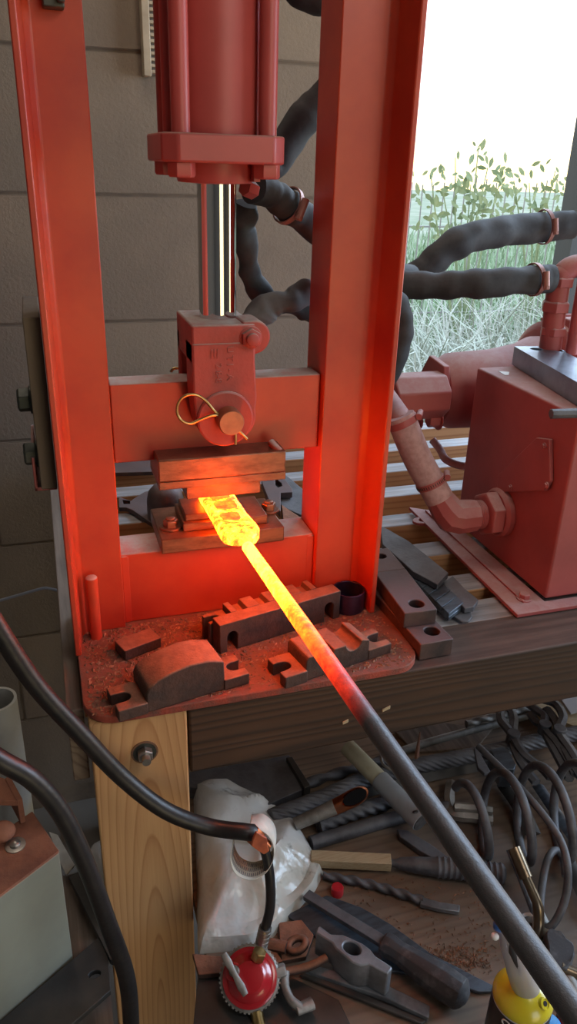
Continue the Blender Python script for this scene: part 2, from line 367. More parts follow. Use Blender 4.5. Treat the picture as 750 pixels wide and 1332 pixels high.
# parts share their thing's base: sub-parts are parented with the same origin
def thing(name, label, cat, base, group=None):
    o = bpy.data.objects.new(name, None); C.objects.link(o); o.empty_display_size = .02
    o.location = V(base)*K; o['_base'] = tuple(base); o['label'] = label; o['category'] = cat
    if group: o['group'] = group
    return o
def tag(o, label, cat, group=None):
    o['label'] = label; o['category'] = cat
    if group: o['group'] = group
    return o
def struct(o): o['kind'] = 'structure'; return o
def sub(o, parent):            # hang a part (built with parent=thing) under another part of the same thing
    o.parent = parent; return o
def circ(c, r, u, v, n=20, a0=0, a1=2*pi, end=False):
    c, u, v = V(c), V(u), V(v)
    return [c+u*(r*cos(a0+(a1-a0)*k/(n-1 if end else n)))+v*(r*sin(a0+(a1-a0)*k/(n-1 if end else n))) for k in range(n)]
X_, Y_, Z_ = V((1, 0, 0)), V((0, 1, 0)), V((0, 0, 1))
def smoothpath(pts, n=8):
    pts = [V(p) for p in pts]; out = []
    P = [pts[0]*2-pts[1]]+pts+[pts[-1]*2-pts[-2]]
    for i in range(1, len(P)-2):
        a, b, c, d = P[i-1:i+3]
        for k in range(n):
            t = k/n
            out.append(.5*((2*b)+(c-a)*t+(2*a-5*b+4*c-d)*t*t+(3*b-a-3*c+d)*t**3))
    out.append(pts[-1]); return out
def slotted(x0, x1, y0, y1, z): return [V((x0, y0, z)), V((x1, y0, z)), V((x1, y1, z)), V((x0, y1, z))]
def at(o, base, depth=None): return o
#==BODY==
# ================================================================== THE SETTING
FLOOR = -1.35
# back wall: concrete blocks laid in running bond, each a piece of its own with recessed joints
wall_back = MB().box((-1.9, 2.126, FLOOR), (.92, 2.30, 2.2)).out('wall_back', 'mortar'); struct(wall_back)
meshes = {}
BH, BW, JT = .314, .628, .006
def block(x0, x1, z0, z1):
    key = round(x1-x0, 3)
    if key not in meshes:
        m = MB().box((x0+JT/2, 2.12, z0+JT/2), (x1-JT/2, 2.20, z1-JT/2)); b = m.b
        bmesh.ops.bevel(b, geom=list(b.edges), offset=.003, segments=2, affect='EDGES')
        o = m.out('block', 'block', wall_back); meshes[key] = (o.data, V((x0, 0, z0))); return
    me, org = meshes[key]; o = bpy.data.objects.new('block', me); C.objects.link(o); o.parent = wall_back
    o.location = (V((x0, 0, z0))-org)*K
z0 = -.021-BH*4; row = 0
while z0 < 2.1:
    x = -1.88-(BW/2 if row % 2 else 0)+.13
    while x < .9:
        a, b = max(x, -1.88), min(x+BW, .92)
        if b-a > .08: block(round(a, 4), round(b, 4), z0, min(z0+BH, 2.2))
        x += BW
    z0 += BH; row += 1
struct(MB().box((.92, 2.12, FLOOR), (3.6, 2.30, -.30)).out('wall_sill', 'room'))
struct(MB().box((.92, 2.10, 1.75), (3.6, 2.30, 2.2)).out('wall_lintel', 'room'))
struct(MB().box((-3.2, -3.0, 2.2), (3.6, 2.30, 2.3)).out('ceiling', 'room'))
struct(MB().box((-2.0, -3.0, FLOOR), (-1.9, 2.30, 2.2)).out('wall_left', 'room'))
struct(MB().box((3.5, -3.0, FLOOR), (3.6, -.4, 2.2)).out('wall_right', 'room'))
struct(MB().box((-3.2, -3.0, FLOOR-.1), (3.6, 2.30, FLOOR)).out('floor', 'room'))
# rear wall; its unseen door opening is placed for its effect on the light
wr = MB().box((-2.0, -3.1, FLOOR), (.6, -3.0, 2.2)).box((2.2, -3.1, FLOOR), (3.6, -3.0, 2.2)).box((.6, -3.1, 1.5), (2.2, -3.0, 2.2)).out('wall_rear', 'room'); struct(wr)
# window: dark jambs and rails round the opening
wn = MB().box((1.59, 2.14, -.30), (1.68, 2.22, 1.75)).out('window_1', 'window_frame'); struct(wn)
MB().box((.92, 2.16, -.30), (3.4, 2.24, -.26)).out('sill_rail', 'window_frame', wn)
MB().box((.90, 2.14, -.30), (.935, 2.22, 1.75)).out('jamb', 'window_frame', wn)

# ---- outdoors
g = bmesh.new(); m = MB()
nx, ny = 50, 60
def gz(x, y): return -.62+.09*noise.noise(V((x*.4, y*.4, 0)))+.0*y
vs = [[m.b.verts.new((-8+(i/nx)*52*(0.25+.75*(j/ny)), 2.32+(j/ny)**2*46, gz(i*.6, j*.6)-.003*j)) for i in range(nx+1)] for j in range(ny+1)]
for j in range(ny):
    for i in range(nx): m.b.faces.new((vs[j][i], vs[j][i+1], vs[j+1][i+1], vs[j+1][i]))
struct(m.out('ground_outside', 'ground'))
def blades(name, n, xr, yr, h0, h1, wdt, material, lean, z=-.66):
    m = MB(); R = random.Random(hash(name) % 1000 if False else len(name)*7+n)
    for _ in range(n):
        y = yr[0]+(yr[1]-yr[0])*R.random()**1.4; x = (xr[0]+(xr[1]-xr[0])*R.random())*(y/2.6)
        h = h0+(h1-h0)*R.random()**2; a = R.uniform(0, 2*pi); l = R.uniform(.2, 1)*lean*h
        b = V((x, y, z)); side = V((cos(a+1.3), sin(a+1.3), 0))*wdt*R.uniform(.5, 1.2)
        d = V((cos(a), sin(a), 0)); mid = b+Z_*h*.6+d*l*.35; tip = b+Z_*h*(1-.35*R.random()*lean)+d*l
        v = [m.b.verts.new(q) for q in (b-side, b+side, mid+side*.8, mid-side*.8, tip)]
        m.b.faces.new(v[:4]); m.b.faces.new((v[3], v[2], v[4]))
    o = m.out(name, material); o['kind'] = 'stuff'; o['label'] = 'long grass growing outside the window'; return o
tag(blades('dry_grass', 2600, (1.15, 2.6), (2.95, 5.0), .35, .95, .0062, 'grass_dry', 1.25), 'bleached dry grass stalks growing close outside the window', 'grass')
tag(blades('green_grass', 9000, (.8, 2.7), (5.4, 15), .1, .42, .012, 'grass_green', .7), 'hazy green grass on the bank beyond the dry stalks', 'grass')
# wire fence: posts and rails are parts, the fine upright wires are too thin to pick apart
f = thing('wire_fence', 'tall wire mesh fence with thin upright wires outside the window', 'fence', (4, 5.2, -.62))
wires = MB(); x = 1.6
while x < 6.2:
    wires.tube([(x, 5.2, -.62), (x, 5.2, .60+.03*sin(x*9))], .0052, 5); x += .082
wo = wires.out('upright_wires', 'grey_wire', f); wo['kind'] = 'stuff'
for z in (-.3, .30): MB().tube([(1.5, 5.22, z), (6.3, 5.22, z)], .006, 6).out('rail_wire', 'grey_wire', f)
for xx in (1.55, 3.95, 6.25): MB().box((xx-.03, 5.19, -.7), (xx+.03, 5.25, .68)).out('post', 'window_frame', f)
# leafy sapling against the sky
def sapling(base, tips, seed, label):
    t = thing('sapling', label, 'plant', base); R = random.Random(seed); st = MB(); lv = MB()
    for tp in tips:
        tp = V(tp); b = V(base); p = smoothpath([b, b.lerp(tp, .5)+V((R.uniform(-.1, .1), 0, .08)), tp], 6)
        st.tube(p, [.012*(1-.8*i/len(p)) for i in range(len(p))], 5)
        for q in p[9:]:
            for _ in range(6):
                c = q+V((R.gauss(0, .09), R.uniform(-.1, .1), R.gauss(-.02, .05))); a = R.uniform(0, 6.28); s_ = R.uniform(.018, .038)
                u = V((cos(a), R.uniform(-.4, .4), sin(a)))*s_; w_ = V((-sin(a), R.uniform(-.4, .4), cos(a)))*s_*.42
                lv.b.faces.new([lv.b.verts.new(c+k) for k in (-u, -u*.3-w_, u*.5-w_*.8, u*1.1, u*.5+w_*.8, -u*.3+w_)])
    st.out('stem', 'leaf', t); l = lv.out('foliage', 'leaf', t); l['kind'] = 'stuff'
sapling((2.75, 4.6, -.64), [PY(560, 228, 4.6), PY(592, 205, 4.6), PY(622, 190, 4.6), PY(634, 218, 4.6), PY(650, 235, 4.6), PY(612, 240, 4.6), PY(575, 245, 4.6)], 3, 'leafy sapling with tips showing against the sky, left in the window')
sapling((3.35, 4.8, -.64), [PY(688, 238, 4.8), PY(668, 235, 4.8), PY(722, 222, 4.8), PY(708, 245, 4.8)], 5, 'smaller leafy sapling to the right of the first one in the window')

# ================================================================== WORKBENCH
wb = thing('workbench', 'slatted wooden workbench with charred front beam carrying the red press', 'workbench', (.8, 1.3, -1.3))
post = MB().box((.006, .858, FLOOR+.002), (.139, .953, -.001)).out('leg', 'pine', wb, bevel=.003)
post['label'] = 'pale pine front post with one long knot'
MB().box((1.75, .86, FLOOR+.002), (1.88, .95, -.13)).out('leg', 'slat_wood', wb, bevel=.003)
for xx in (.02, 1.75): MB().box((xx, 1.90, FLOOR+.002), (xx+.1, 1.99, -.15)).out('leg', 'slat_wood', wb, bevel=.003)
fb = MB().box((.141, .858, -.118), (1.95, .958, -.001)).out('front_beam', 'burnt_beam', wb, bevel=.004)
fb['label'] = 'charred front beam with dark burn marks'
MB().box((.141, .960, -.11), (1.95, 1.025, -.004)).out('inner_beam', 'slat_wood', wb, bevel=.003)
for k, y in enumerate((1.085, 1.225, 1.37, 1.512, 1.66, 1.805, 1.95)):
    MB().box((.002, y-.03, -.145), (1.95, y+.028, -.002-.0015*(k % 3))).out('slat', 'slat_wood', wb, bevel=.003, sub=0)
MB().box((-.022, .90, -.13), (.001, 1.97, -.003)).out('side_board', 'side_wood', wb, bevel=.002)
# hex bolt sunk in the post
c = PY(188, 978, .858)
MB().pipe(c+V((0, .002, 0)), c-V((0, .0015, 0)), .019, .0165).out('bolt_recess', 'brown_wood', wb)
MB().lathe(c, -Y_, [(.0165, 0), (.0165, .002), (0, .002)]).out('washer', 'dark_bolt', wb)
nb = MB().hexa(c-V((0, .002, 0)), -Y_, .0115, .010); nb.cyl(c-V((0, .011, 0)), c-V((0, .022, 0)), .0062); nb.out('hex_bolt', 'galv', wb)
# pale scars in the beam
for (px, py, l) in ((449, 939, .010), (502, 922, .014)):
    q = PY(px, py, .857); MB().obox(q, (1, 0, .35), (0, 1, 0), (0, 0, 1), l, .002, .006).out('nick', 'pale_wood', wb, bevel=.002)
# lower shelf
sh = MB().plate([V(q) for q in ((.143, .30, -.43), (1.74, .30, -.43), (1.74, 1.75, -.43), (.01, 1.75, -.43), (.01, .956, -.43), (.143, .956, -.43))], (0, 0, .028)).out('lower_shelf', 'shelf_wood')
tag(sh, 'dusty brown plank shelf under the workbench holding the tools', 'shelf')
ls = MB().box((-.75, .30, -.46), (-.002, 1.00, -.425)).out('side_board_shelf', 'side_wood')
ls.name = 'low_bench'; tag(ls, 'dusty brown low bench under the grey metal box at the left', 'bench')
for (x0, y0) in ((.3, .32), (1.66, .32), (.3, 1.7), (1.66, 1.7)): MB().box((x0, y0, FLOOR+.001), (x0+.06, y0+.04, -.431)).out('leg', 'slat_wood', sh)
for (x0, y0) in ((-.7, .32), (-.12, .32), (-.7, .94), (-.12, .94)): MB().box((x0, y0, FLOOR+.001), (x0+.06, y0+.05, -.461)).out('leg', 'side_wood', ls)

# ================================================================== THE PRESS
pr = thing('hydraulic_press', 'tall red steel hydraulic forging press bolted on the wooden workbench', 'press', (.24, 1.0, 0))
def rrect(x0, y0, x1, y1, z, r, n=7):
    P = []
    for cx, cy, a in ((x1-r, y0+r, -pi/2), (x1-r, y1-r, 0), (x0+r, y1-r, pi/2), (x0+r, y0+r, pi)):
        P += [V((cx+r*cos(a+k*pi/2/n), cy+r*sin(a+k*pi/2/n), z)) for k in range(n+1)]
    return P
bp = MB().plate(rrect(.001, .853, .503, 1.17, 0, .045), (0, 0, .012)).out('base_plate', 'plate_red', pr, bevel=.0015)
# grit and scale lying on the base plate
R = random.Random(4); gm = MB()
for _ in range(5200):
    x = R.uniform(.01, .49); y = R.uniform(.862, 1.075); s_ = R.uniform(.0006, .0030)
    if R.random() < .45 and x > .2: continue
    c_ = V((x, y, .0121)); a = R.uniform(0, 6.3); u = V((cos(a), sin(a), 0))*s_*1.6; v_ = V((-sin(a), cos(a), 0))*s_*.7
    vv = [gm.b.verts.new(q) for q in (c_-u, c_-v_, c_+u, c_+v_)]; tp = gm.b.verts.new(c_+Z_*s_*.8)
    for k in range(4): gm.b.faces.new((vv[k], vv[(k+1) % 4], tp))
gs = gm.out('steel_grit', 'shavings', pr); gs['kind'] = 'stuff'
def outline(pts, z): return [V((x, y, z)) for x, y in pts]
TOPZ = 1.32
colL = [(-.002, 1.006), (.0065, 1.006), (.012, 1.058), (.020, 1.067), (.0795, 1.067), (.0795, 1.14), (.069, 1.14), (.069, 1.078), (-.002, 1.078)]
colR = [(.4845, 1.006), (.4760, 1.006), (.4705, 1.058), (.462, 1.067), (.397, 1.067), (.397, 1.15), (.4085, 1.15), (.4085, 1.078), (.4845, 1.078)]
for cl in (colL, colR):
    o = MB().plate(outline(cl, .012), (0, 0, TOPZ-.012)).out('column', 'press_red', pr, bevel=.0018)
for a, b in (((125.5, 829), (118.5, 750)), ((459, 768), (461.5, 706))):
    p = PZ(*a, .012); top = PY(*b, p.y)[2]
    m = MB(); m.lathe(p, Z_, [(.0088, 0), (.0088, top-.014), (.0075, top-.0125), (.004, top-.0118)], 24); m.out('guide_pin', 'press_red', pr)
lb = MB().box((.080, 1.081, .012), (.396, 1.150, .135)).out('lower_beam', 'press_red', pr, bevel=.002)
MB().box((.0, 1.05, 1.20), (.484, 1.16, 1.32)).out('top_beam', 'press_red', pr, bevel=.002)
# weld fillets where the lower beam meets the columns
for x, s_ in ((.0795, 1), (.397, -1)):
    MB().plate([V((x, 1.079, .012)), V((x+s_*.013, 1.081, .012)), V((x, 1.094, .012))], (0, 0, .121)).out('weld', 'press_red', pr, bevel=.002)
ch = MB().box((.081, 1.082, .287), (.396, 1.128, .405)).out('crosshead', 'press_red', pr, bevel=.002)

# lower die holder, lower die, bolts
dl = MB().box((.142, 1.068, .135), (.341, 1.19, .160)).out('lower_die_holder', 'hot_die', pr, bevel=.0018)
def hexbolt(c, r=.0125, h=.012, material='hot_die', parent=dl, axis=Z_, washer=True):
    m = MB()
    if washer: m.lathe(c, axis, [(r*1.45, 0), (r*1.45, .003), (r*1.2, .0035)], 24)
    m.hexa(V(c)+V(axis)*.003, axis, r, h); m.lathe(V(c)+V(axis)*(.003+h), axis, [(r*.62, 0), (r*.62, .002), (r*.5, .003)], 20)
    o = m.out('hex_bolt', material, pr, bevel=.0006); sub(o, parent); return o
hexbolt(PZ(222, 686, .160), .0125); hexbolt(PZ(349, 664, .160), .0125)
d2 = MB().box((.180, 1.088, .160), (.318, 1.17, .1745)).box((.185, 1.096, .1745), (.262, 1.162, .186)).box((.283, 1.10, .1745), (.286, 1.155, .178)).out('lower_die', 'hot_die', pr, bevel=.0015)
# upper die holder in two plates, upper die
u1 = MB().box((.138, 1.036, .269), (.330, 1.135, .303)).out('upper_die_holder', 'hot_die', pr, bevel=.002)
u2 = MB().box((.1385, 1.038, .256), (.331, 1.132, .2685)).out('upper_die_plate', 'hot_die', pr, bevel=.0012)
u3 = MB()
for k in range(12):
    x0 = .180+k*.0095; u3.box((x0, 1.048, .233), (x0+.0091, 1.125, .256))
u3 = MB().box((.180, 1.048, .2335), (.294, 1.125, .256)).out('upper_die', 'hot_die', pr, bevel=.001)
for x in (.160, .312): MB().lathe((x, 1.075, .256), -Z_, [(.009, 0), (.009, .007), (.007, .009)], 6).out('hex_bolt', 'dark_bolt', pr)
# blob of old weld on the holder's top right
MB().tube(smoothpath([PY(352, 575, 1.06), PY(358, 582, 1.05), PY(366, 590, 1.045)], 4), .006, 10).out('weld', 'press_red', pr)

# clevis on the ram
cv_y0, cv_y1 = 1.030, 1.150
cb = MB().box((.190, cv_y0+.0012, .440), (.279, cv_y1, .494)).out('clevis', 'clevis_red', pr, bevel=.003)
ft = [V((.190, cv_y0, .46)), V((.186, cv_y0, .43)), V((.1915, cv_y0, .37))]
arc = [V((.2405+.046*cos(a), cv_y0, .364+.046*sin(a))) for a in [pi+.15+k*(pi-.3)/16 for k in range(17)]]
def tine(y0, th, nm='tine'):
    P = [V((.190, y0, .47)), V((.190, y0, .40)), V((.1925, y0, .375))]+[V((.2375+.044*cos(a), y0, .364+.042*sin(a))) for a in [pi+.05+k*(pi-.1)/18 for k in range(19)]]+[V((.2805, y0, .372)), V((.282, y0, .39)), V((.279, y0, .44)), V((.279, y0, .47))]
    return sub(MB().plate(P, (0, th, 0)).out(nm, 'clevis_red', pr, bevel=.003), cb)
tine(cv_y0, .048); tine(1.132, .018)
# ear with clamping bolt at top right
ec = PY(326, 440, cv_y0)
ear = MB().plate([V((.262, cv_y0+.004, ec.z+.022))]+circ(V((ec.x+.006, cv_y0+.004, ec.z)), .0235, X_, Z_, 16, radians(80), radians(-80), True)+[V((.262, cv_y0+.004, ec.z-.03))], (0, .05, 0)).out('clamp_ear', 'clevis_red', pr, bevel=.003); sub(ear, cb)
hb = MB(); hb.lathe(V((ec.x, cv_y0+.004, ec.z)), -Y_, [(.0165, 0), (.0165, .003), (.0145, .004)], 28)
hb.hexa(V((ec.x, cv_y0, ec.z)), -Y_, .0145, .008); hb.lathe(V((ec.x, cv_y0-.008, ec.z)), -Y_, [(.009, 0), (.009, .006), (.0075, .007)], 24)
sub(hb.out('clamp_bolt', 'clevis_red', pr, bevel=.0005), cb)
# raised boss round the pin
pc = PY(297, 545, cv_y0-.006)
bo = MB().lathe(V((pc.x-.0035, cv_y0+.001, pc.z-.001)), -Y_, [(.0405, 0), (.0405, .0035), (.038, .005), (.034, .0045), (0, .004)], 48).out('boss', 'clevis_red', pr); sub(bo, cb)
# cast lettering standing on edge down the front face
def letters(txt, pos, size, rot, ext, material, parent, name, rootbase):
    cu = bpy.data.curves.new(name, 'FONT'); cu.body = txt; cu.size = size*K; cu.extrude = ext*K; cu.bevel_depth = .0002*K; cu.align_x = 'CENTER'; cu.align_y = 'CENTER'
    tmp = bpy.data.objects.new('tmp', cu); C.objects.link(tmp); dg = bpy.context.evaluated_depsgraph_get()
    me = bpy.data.meshes.new_from_object(tmp.evaluated_get(dg)); bpy.data.objects.remove(tmp); me.name = name
    me.transform(rot.to_4x4()); me.transform(Matrix.Translation((V(pos)-V(rootbase))*K)); me.materials.clear(); me.materials.append(MATS[material])
    o = bpy.data.objects.new(name, me); C.objects.link(o); o.parent = parent; return o
down = Matrix(((0, 1, 0), (0, 0, -1), (-1, 0, 0)))   # text running downwards on a face that looks toward -Y
face = Matrix(((1, 0, 0), (0, 0, -1), (0, 1, 0)))
letters('III', PY(279, 461, cv_y0), .017, face, .0012, 'clevis_red', cb, 'cast_marks', pr['_base'])
letters('2 8-8', PY(284, 486, cv_y0), .013, down, .0010, 'clevis_red', cb, 'cast_letters', pr['_base'])
letters('U T I - A', PY(299, 473, cv_y0), .013, down, .0010, 'clevis_red', cb, 'cast_letters', pr['_base'])
pin = MB().lathe(V((pc.x, 1.14, pc.z)), -Y_, [(.0185, 0), (.0185, .134), (.017, .1365), (.002, .1365)], 40).out('clevis_pin', 'pin_copper', pr)
yc = cv_y0-.011
clip = smoothpath([PY(x, y, yc) for x, y in ((309, 559), (300, 550), (292, 544), (280, 536), (268, 522), (256, 514), (243, 514), (233, 522), (230, 535), (235, 546), (247, 551), (262, 545), (277, 540), (290, 543), (297, 552), (303, 560), (306, 566), (306, 578))], 5)
sub(MB().tube(clip, .0021, 10).out('spring_clip', 'brass', pr), pin)
sub(MB().tube(smoothpath([PY(303, 556, yc), PY(312, 562, yc), PY(321, 571, yc)], 4), .0021, 10).out('clip_leg', 'brass', pr), pin)
sub(MB().tube(smoothpath([PY(x, y, 1.165) for x, y in ((222, 484), (225, 480), (232, 479), (238, 482), (243, 488))], 4), .0021, 8).out('spring_clip', 'brass', pr), pin)

# piston rod and cylinder
RX, RY = .2395, 1.092
MB().cyl((RX, RY, .47), (RX, RY, .75), .0263, seg=64).out('piston_rod', 'chrome', pr)
cy = MB().lathe((RX, RY, .727), Z_, [(.060, 0), (.060, .46)], 64).out('cylinder_barrel', 'cyl_red', pr)
gl = MB(); gl.lathe((RX-.002, RY, .700), -Z_, [(.053, -.01), (.053, .018), (.049, .030), (.028, .0315)], 48)
# flat milled on the gland
gl.box((RX+.038, RY-.052, .673), (RX+.046, RY-.030, .70))
gl.out('gland', 'cyl_red', pr)
h, c_ = .0785, .018; cx = RX-.003
pl = MB().plate([V((cx-h+c_, RY-h, .6935)), V((cx+h-c_, RY-h, .6935)), V((cx+h, RY-h+c_, .6935)), V((cx+h, RY+h-c_, .6935)), V((cx+h-c_, RY+h, .6935)), V((cx-h+c_, RY+h, .6935)), V((cx-h, RY+h-c_, .6935)), V((cx-h, RY-h+c_, .6935))], (0, 0, .033)).out('end_plate', 'cyl_red', pr, bevel=.003)
for ix, iy in ((-1, -1), (1, -1), (1, 1), (-1, 1)):
    x, y = cx+.002+ix*.0548, RY+iy*.0555
    MB().cyl((x, y, .725), (x, y, 1.19), .0115, seg=24).out('tie_rod', 'cyl_red', pr)
    sub(MB().lathe((x, y, .6935), -Z_, [(.0175, 0), (.0175, .014), (.0155, .017)], 6).out('nut', 'cyl_red', pr, bevel=.0006), pl)
# oil line clipped up the left side of the barrel
MB().cyl((RX-.0655, RY-.022, .728), (RX-.0655, RY-.022, 1.19), .007, seg=16).out('oil_line', 'cyl_red', pr)
# port fitting at the lower right of the cylinder
MB().hexa(PY(318, 243, 1.10), (PY(345, 255, 1.12)-PY(318, 243, 1.10)), .012, .02).out('port_fitting', 'cyl_red', pr)
# dark hook at the very top of the left column
q = PY(68, -4, 1.06); MB().box((q.x-.012, 1.045, q.z-.012), (q.x+.012, 1.066, q.z+.1)).box((q.x+.004, 1.035, q.z-.008), (q.x+.012, 1.046, q.z+.1)).out('dark_bracket', 'dark_bolt', pr, bevel=.002)

# plank bolted to the outside of the left column
pk = thing('bolted_plank', 'weathered wooden plank with two hex bolts on the left column outside', 'plank', (-.01, 1.1, .275))
zt = PY(33, 412, 1.04).z; zb = PY(58, 635, 1.04).z
MB().box((-.024, 1.035, zb), (-.0025, 1.20, zt)).out('board', 'bolt_wood', pk, bevel=.0015)
for px, py in ((36, 520), (44, 590)):
    p = PX(px+6, py, -.024); p = V((-.024, 1.07, PY(px, py, 1.07).z))
    m = MB(); m.lathe(p, -X_, [(.019, 0), (.019, .003)], 24); m.hexa(p-X_*.003, -X_, .0165, .016); m.out('hex_bolt', 'dark_bolt', pk, bevel=.0008)
q = PY(62, 622, 1.06)
br = MB().box((-.033, 1.05, zb-.008), (-.003, 1.20, zb-.002)).box((-.033, 1.05, zb-.008), (-.029, 1.20, zb+.042)).out('angle_bracket', 'pump_red', pk, bevel=.001)

# ================================================================== HOT WORKPIECE
e0, e1 = V((.2475, .945, .197)), PZ(745, 1315, .19)
d = (e1-e0).normalized()
wp_base = V((.25, .7, .18))
hot_mat('hot_billet', (0, 1, 0), 2.2, -6.0, 56)     # hot throughout
hot_mat('hot_scale', (0, 1, 0), 1.15, -1.0, 56, False)
hot_mat('hot_rod', (0, 1, 0), .20*K, -.24*K, 56, False)
wp = thing('forged_billet', 'glowing yellow hot steel billet welded to a long handle rod', 'workpiece', wp_base)
m = MB(); A = (PZ(283, 646, .2)); A = V((.2425, 1.155, .187)); Bv = V((.2475, .952, .187)); ax = (Bv-A).normalized(); sd = ax.cross(Z_)
secs = [(0, .026, .0, .017), (.02, .027, 0, .018), (.055, .026, 0, .019), (.075, .0265, 0, .0175), (.11, .026, 0, .0185), (.14, .0275, 0, .0205), (.16, .028, 0, .023), (.176, .0265, .001, .0235), (.19, .020, .004, .021), (.197, .011, .006, .018)]
prev = None
for t, hw, zb_, zt_ in secs:
    ring = []
    for (a, b) in ((-1, 0), (-.9, -.0), (.9, 0), (1, 0), (1, 1), (.8, 1), (-.8, 1), (-1, 1)):
        wob = .0012*noise.noise(V((t*60, a*3, b*5)))
        zz = zb_+.003*(abs(a) == 1 and b == 0) if b == 0 else zt_-(.003 if abs(a) == 1 else 0)
        ring.append(m.b.verts.new(A+ax*t+sd*(a*hw+wob)+Z_*(zz+wob)))
    if prev: 
        for k in range(8): m.b.faces.new((prev[k], prev[(k+1) % 8], ring[(k+1) % 8], ring[k]))
    else: m.b.faces.new(ring[::-1])
    prev = ring
m.b.faces.new(prev)
m.out('billet', 'hot_billet', wp, bevel=.0015, sub=2, rough=.0012, rscale=60)
for t_, hl, hw in ((.042, .013, .0165), (.082, .0145, .018), (.124, .0135, .015)):
    c0_ = A+ax*t_+Z_*.0185+(sd*.003 if t_ > .1 else sd*0); P = []
    for k in range(22):
        a = 2*pi*k/22; r_ = 1/max(abs(cos(a))**4+abs(sin(a))**4, .01)**.25; wob = 1+.14*noise.noise(V((cos(a)*1.7, sin(a)*1.7, t_*90)))
        P.append(c0_+ax*(cos(a)*hl*r_*wob)+sd*(sin(a)*hw*r_*wob))
    MB().plate(P, (0, 0, .0026)).out('scale_patch', 'hot_scale', wp, bevel=.0008)
n = 30; pts = [e0.lerp(e1+d*.12, k/n) for k in range(n+1)]
m = MB().tube(pts, [.0085+.0016*min(1, k/8) for k in range(n+1)], 20); m.out('handle_rod', 'hot_rod', wp, smooth=50)
# ================================================================== DIES AND BLOCKS ON THE PRESS PLATE
def frame(A, B):
    A, B = V(A), V(B); ax = (B-A); ax.z = 0; L = ax.length; ax.normalize(); ay = V((-ax.y, ax.x, 0))
    return (lambda a, b, c: V((A.x, A.y, A.z))+ax*a+ay*b+Z_*c), L, ax, ay
PT = .0128
def utab(m, G, a0, a1, b0, b1, c0, h, w=.018, left=True):
    """End lug with an open-ended bolt slot."""
    mid = (b0+b1)/2; r = w/2; dep = abs(a1-a0)*.62
    if left:
        P = [(a1, b0), (a1, b1), (a0, b1), (a0, mid+r)]+[(a0+dep-r+r*sin(t), mid+r*cos(t)) for t in [k*pi/8 for k in range(9)]]+[(a0, mid-r), (a0, b0)]
    else:
        P = [(a0, b0), (a1, b0), (a1, mid-r)]+[(a1-dep+r-r*sin(t), mid-r*cos(t)) for t in [k*pi/8 for k in range(9)]]+[(a1, mid+r), (a1, b1), (a0, b1)]
    m.plate([G(a, b, c0) for a, b in P], (0, 0, h))
# crowned die, front left
G, L, ax, ay = frame(PZ(155, 940, PT), PZ(321, 890, PT))
t = thing('crowned_die', 'heavy domed steel die with slotted lugs at the front left of the press plate', 'die', G(L/2, .03, 0), 'dies lying on the press plate')
prof = [(.040, 0), (.040, .030), (.044, .040), (.056, .047), (.078, .0545), (.105, .0585), (.13, .057), (.152, .050), (.154, .046), (.154, 0)]
MB().plate([G(a, .002, c) for a, c in prof], ay*.060).out('body', 'rust_steel', t, bevel=.003, sub=1, rough=.0009, rscale=70)
m = MB(); utab(m, G, 0, .041, 0, .056, 0, .018, .020, True); m.out('slotted_lug', 'rust_steel', t, bevel=.0015)
m = MB(); utab(m, G, .153, L+.004, 0, .052, 0, .018, .020, False); m.out('slotted_lug', 'rust_steel', t, bevel=.0015)
# small bar behind it
G, L, ax, ay = frame(PZ(163, 860, PT), PZ(210, 842, PT))
tag(MB().plate([G(0, 0, 0), G(L, 0, 0), G(L, .034, 0), G(0, .034, 0)], (0, 0, .018)).out('steel_bar', 'rust_steel', bevel=.0015), 'small flat rectangular steel bar behind the domed die near the left column', 'bar')
# long bridge die
G, L, ax, ay = frame(PZ(286, 851, PT), PZ(441, 803, PT))
t = thing('bridge_die', 'long rusty die with arched legs and notched back under the glowing rod', 'die', G(L/2, .03, 0), 'dies lying on the press plate')
H_ = .051
def arch(a0, w, h): return [(a0, 0), (a0, h-w/2)]+[(a0+w/2-w/2*cos(k*pi/8), h-w/2+w/2*sin(k*pi/8)) for k in range(1, 8)]+[(a0+w, h-w/2), (a0+w, 0)]
P = [(0, 0)]+arch(.013, .017, .034)+arch(L-.030, .017, .034)+[(L, 0), (L, H_), (0, H_)]
MB().plate([G(a, 0, c) for a, c in P], ay*.026).out('front_bar', 'rust_steel', t, bevel=.0015)
P = [(.032, 0), (L-.03, 0), (L-.03, H_)]
a = L-.03
for k in range(4):
    w = (L-.062)/4; x1 = L-.03-k*w; x0 = x1-w
    P += [(x1-w*.25, H_), (x1-w*.35, H_-.008), (x0+w*.35, H_-.008), (x0+w*.25, H_)]
P += [(.032, H_)]
MB().plate([G(a, .0262, c) for a, c in P], ay*.030).out('grooved_back', 'rust_steel', t, bevel=.001)
m = MB(); utab(m, G, -.004, .032, .0264, .056, 0, .040, .014, True); m.out('slotted_lug', 'rust_steel', t, bevel=.0015)
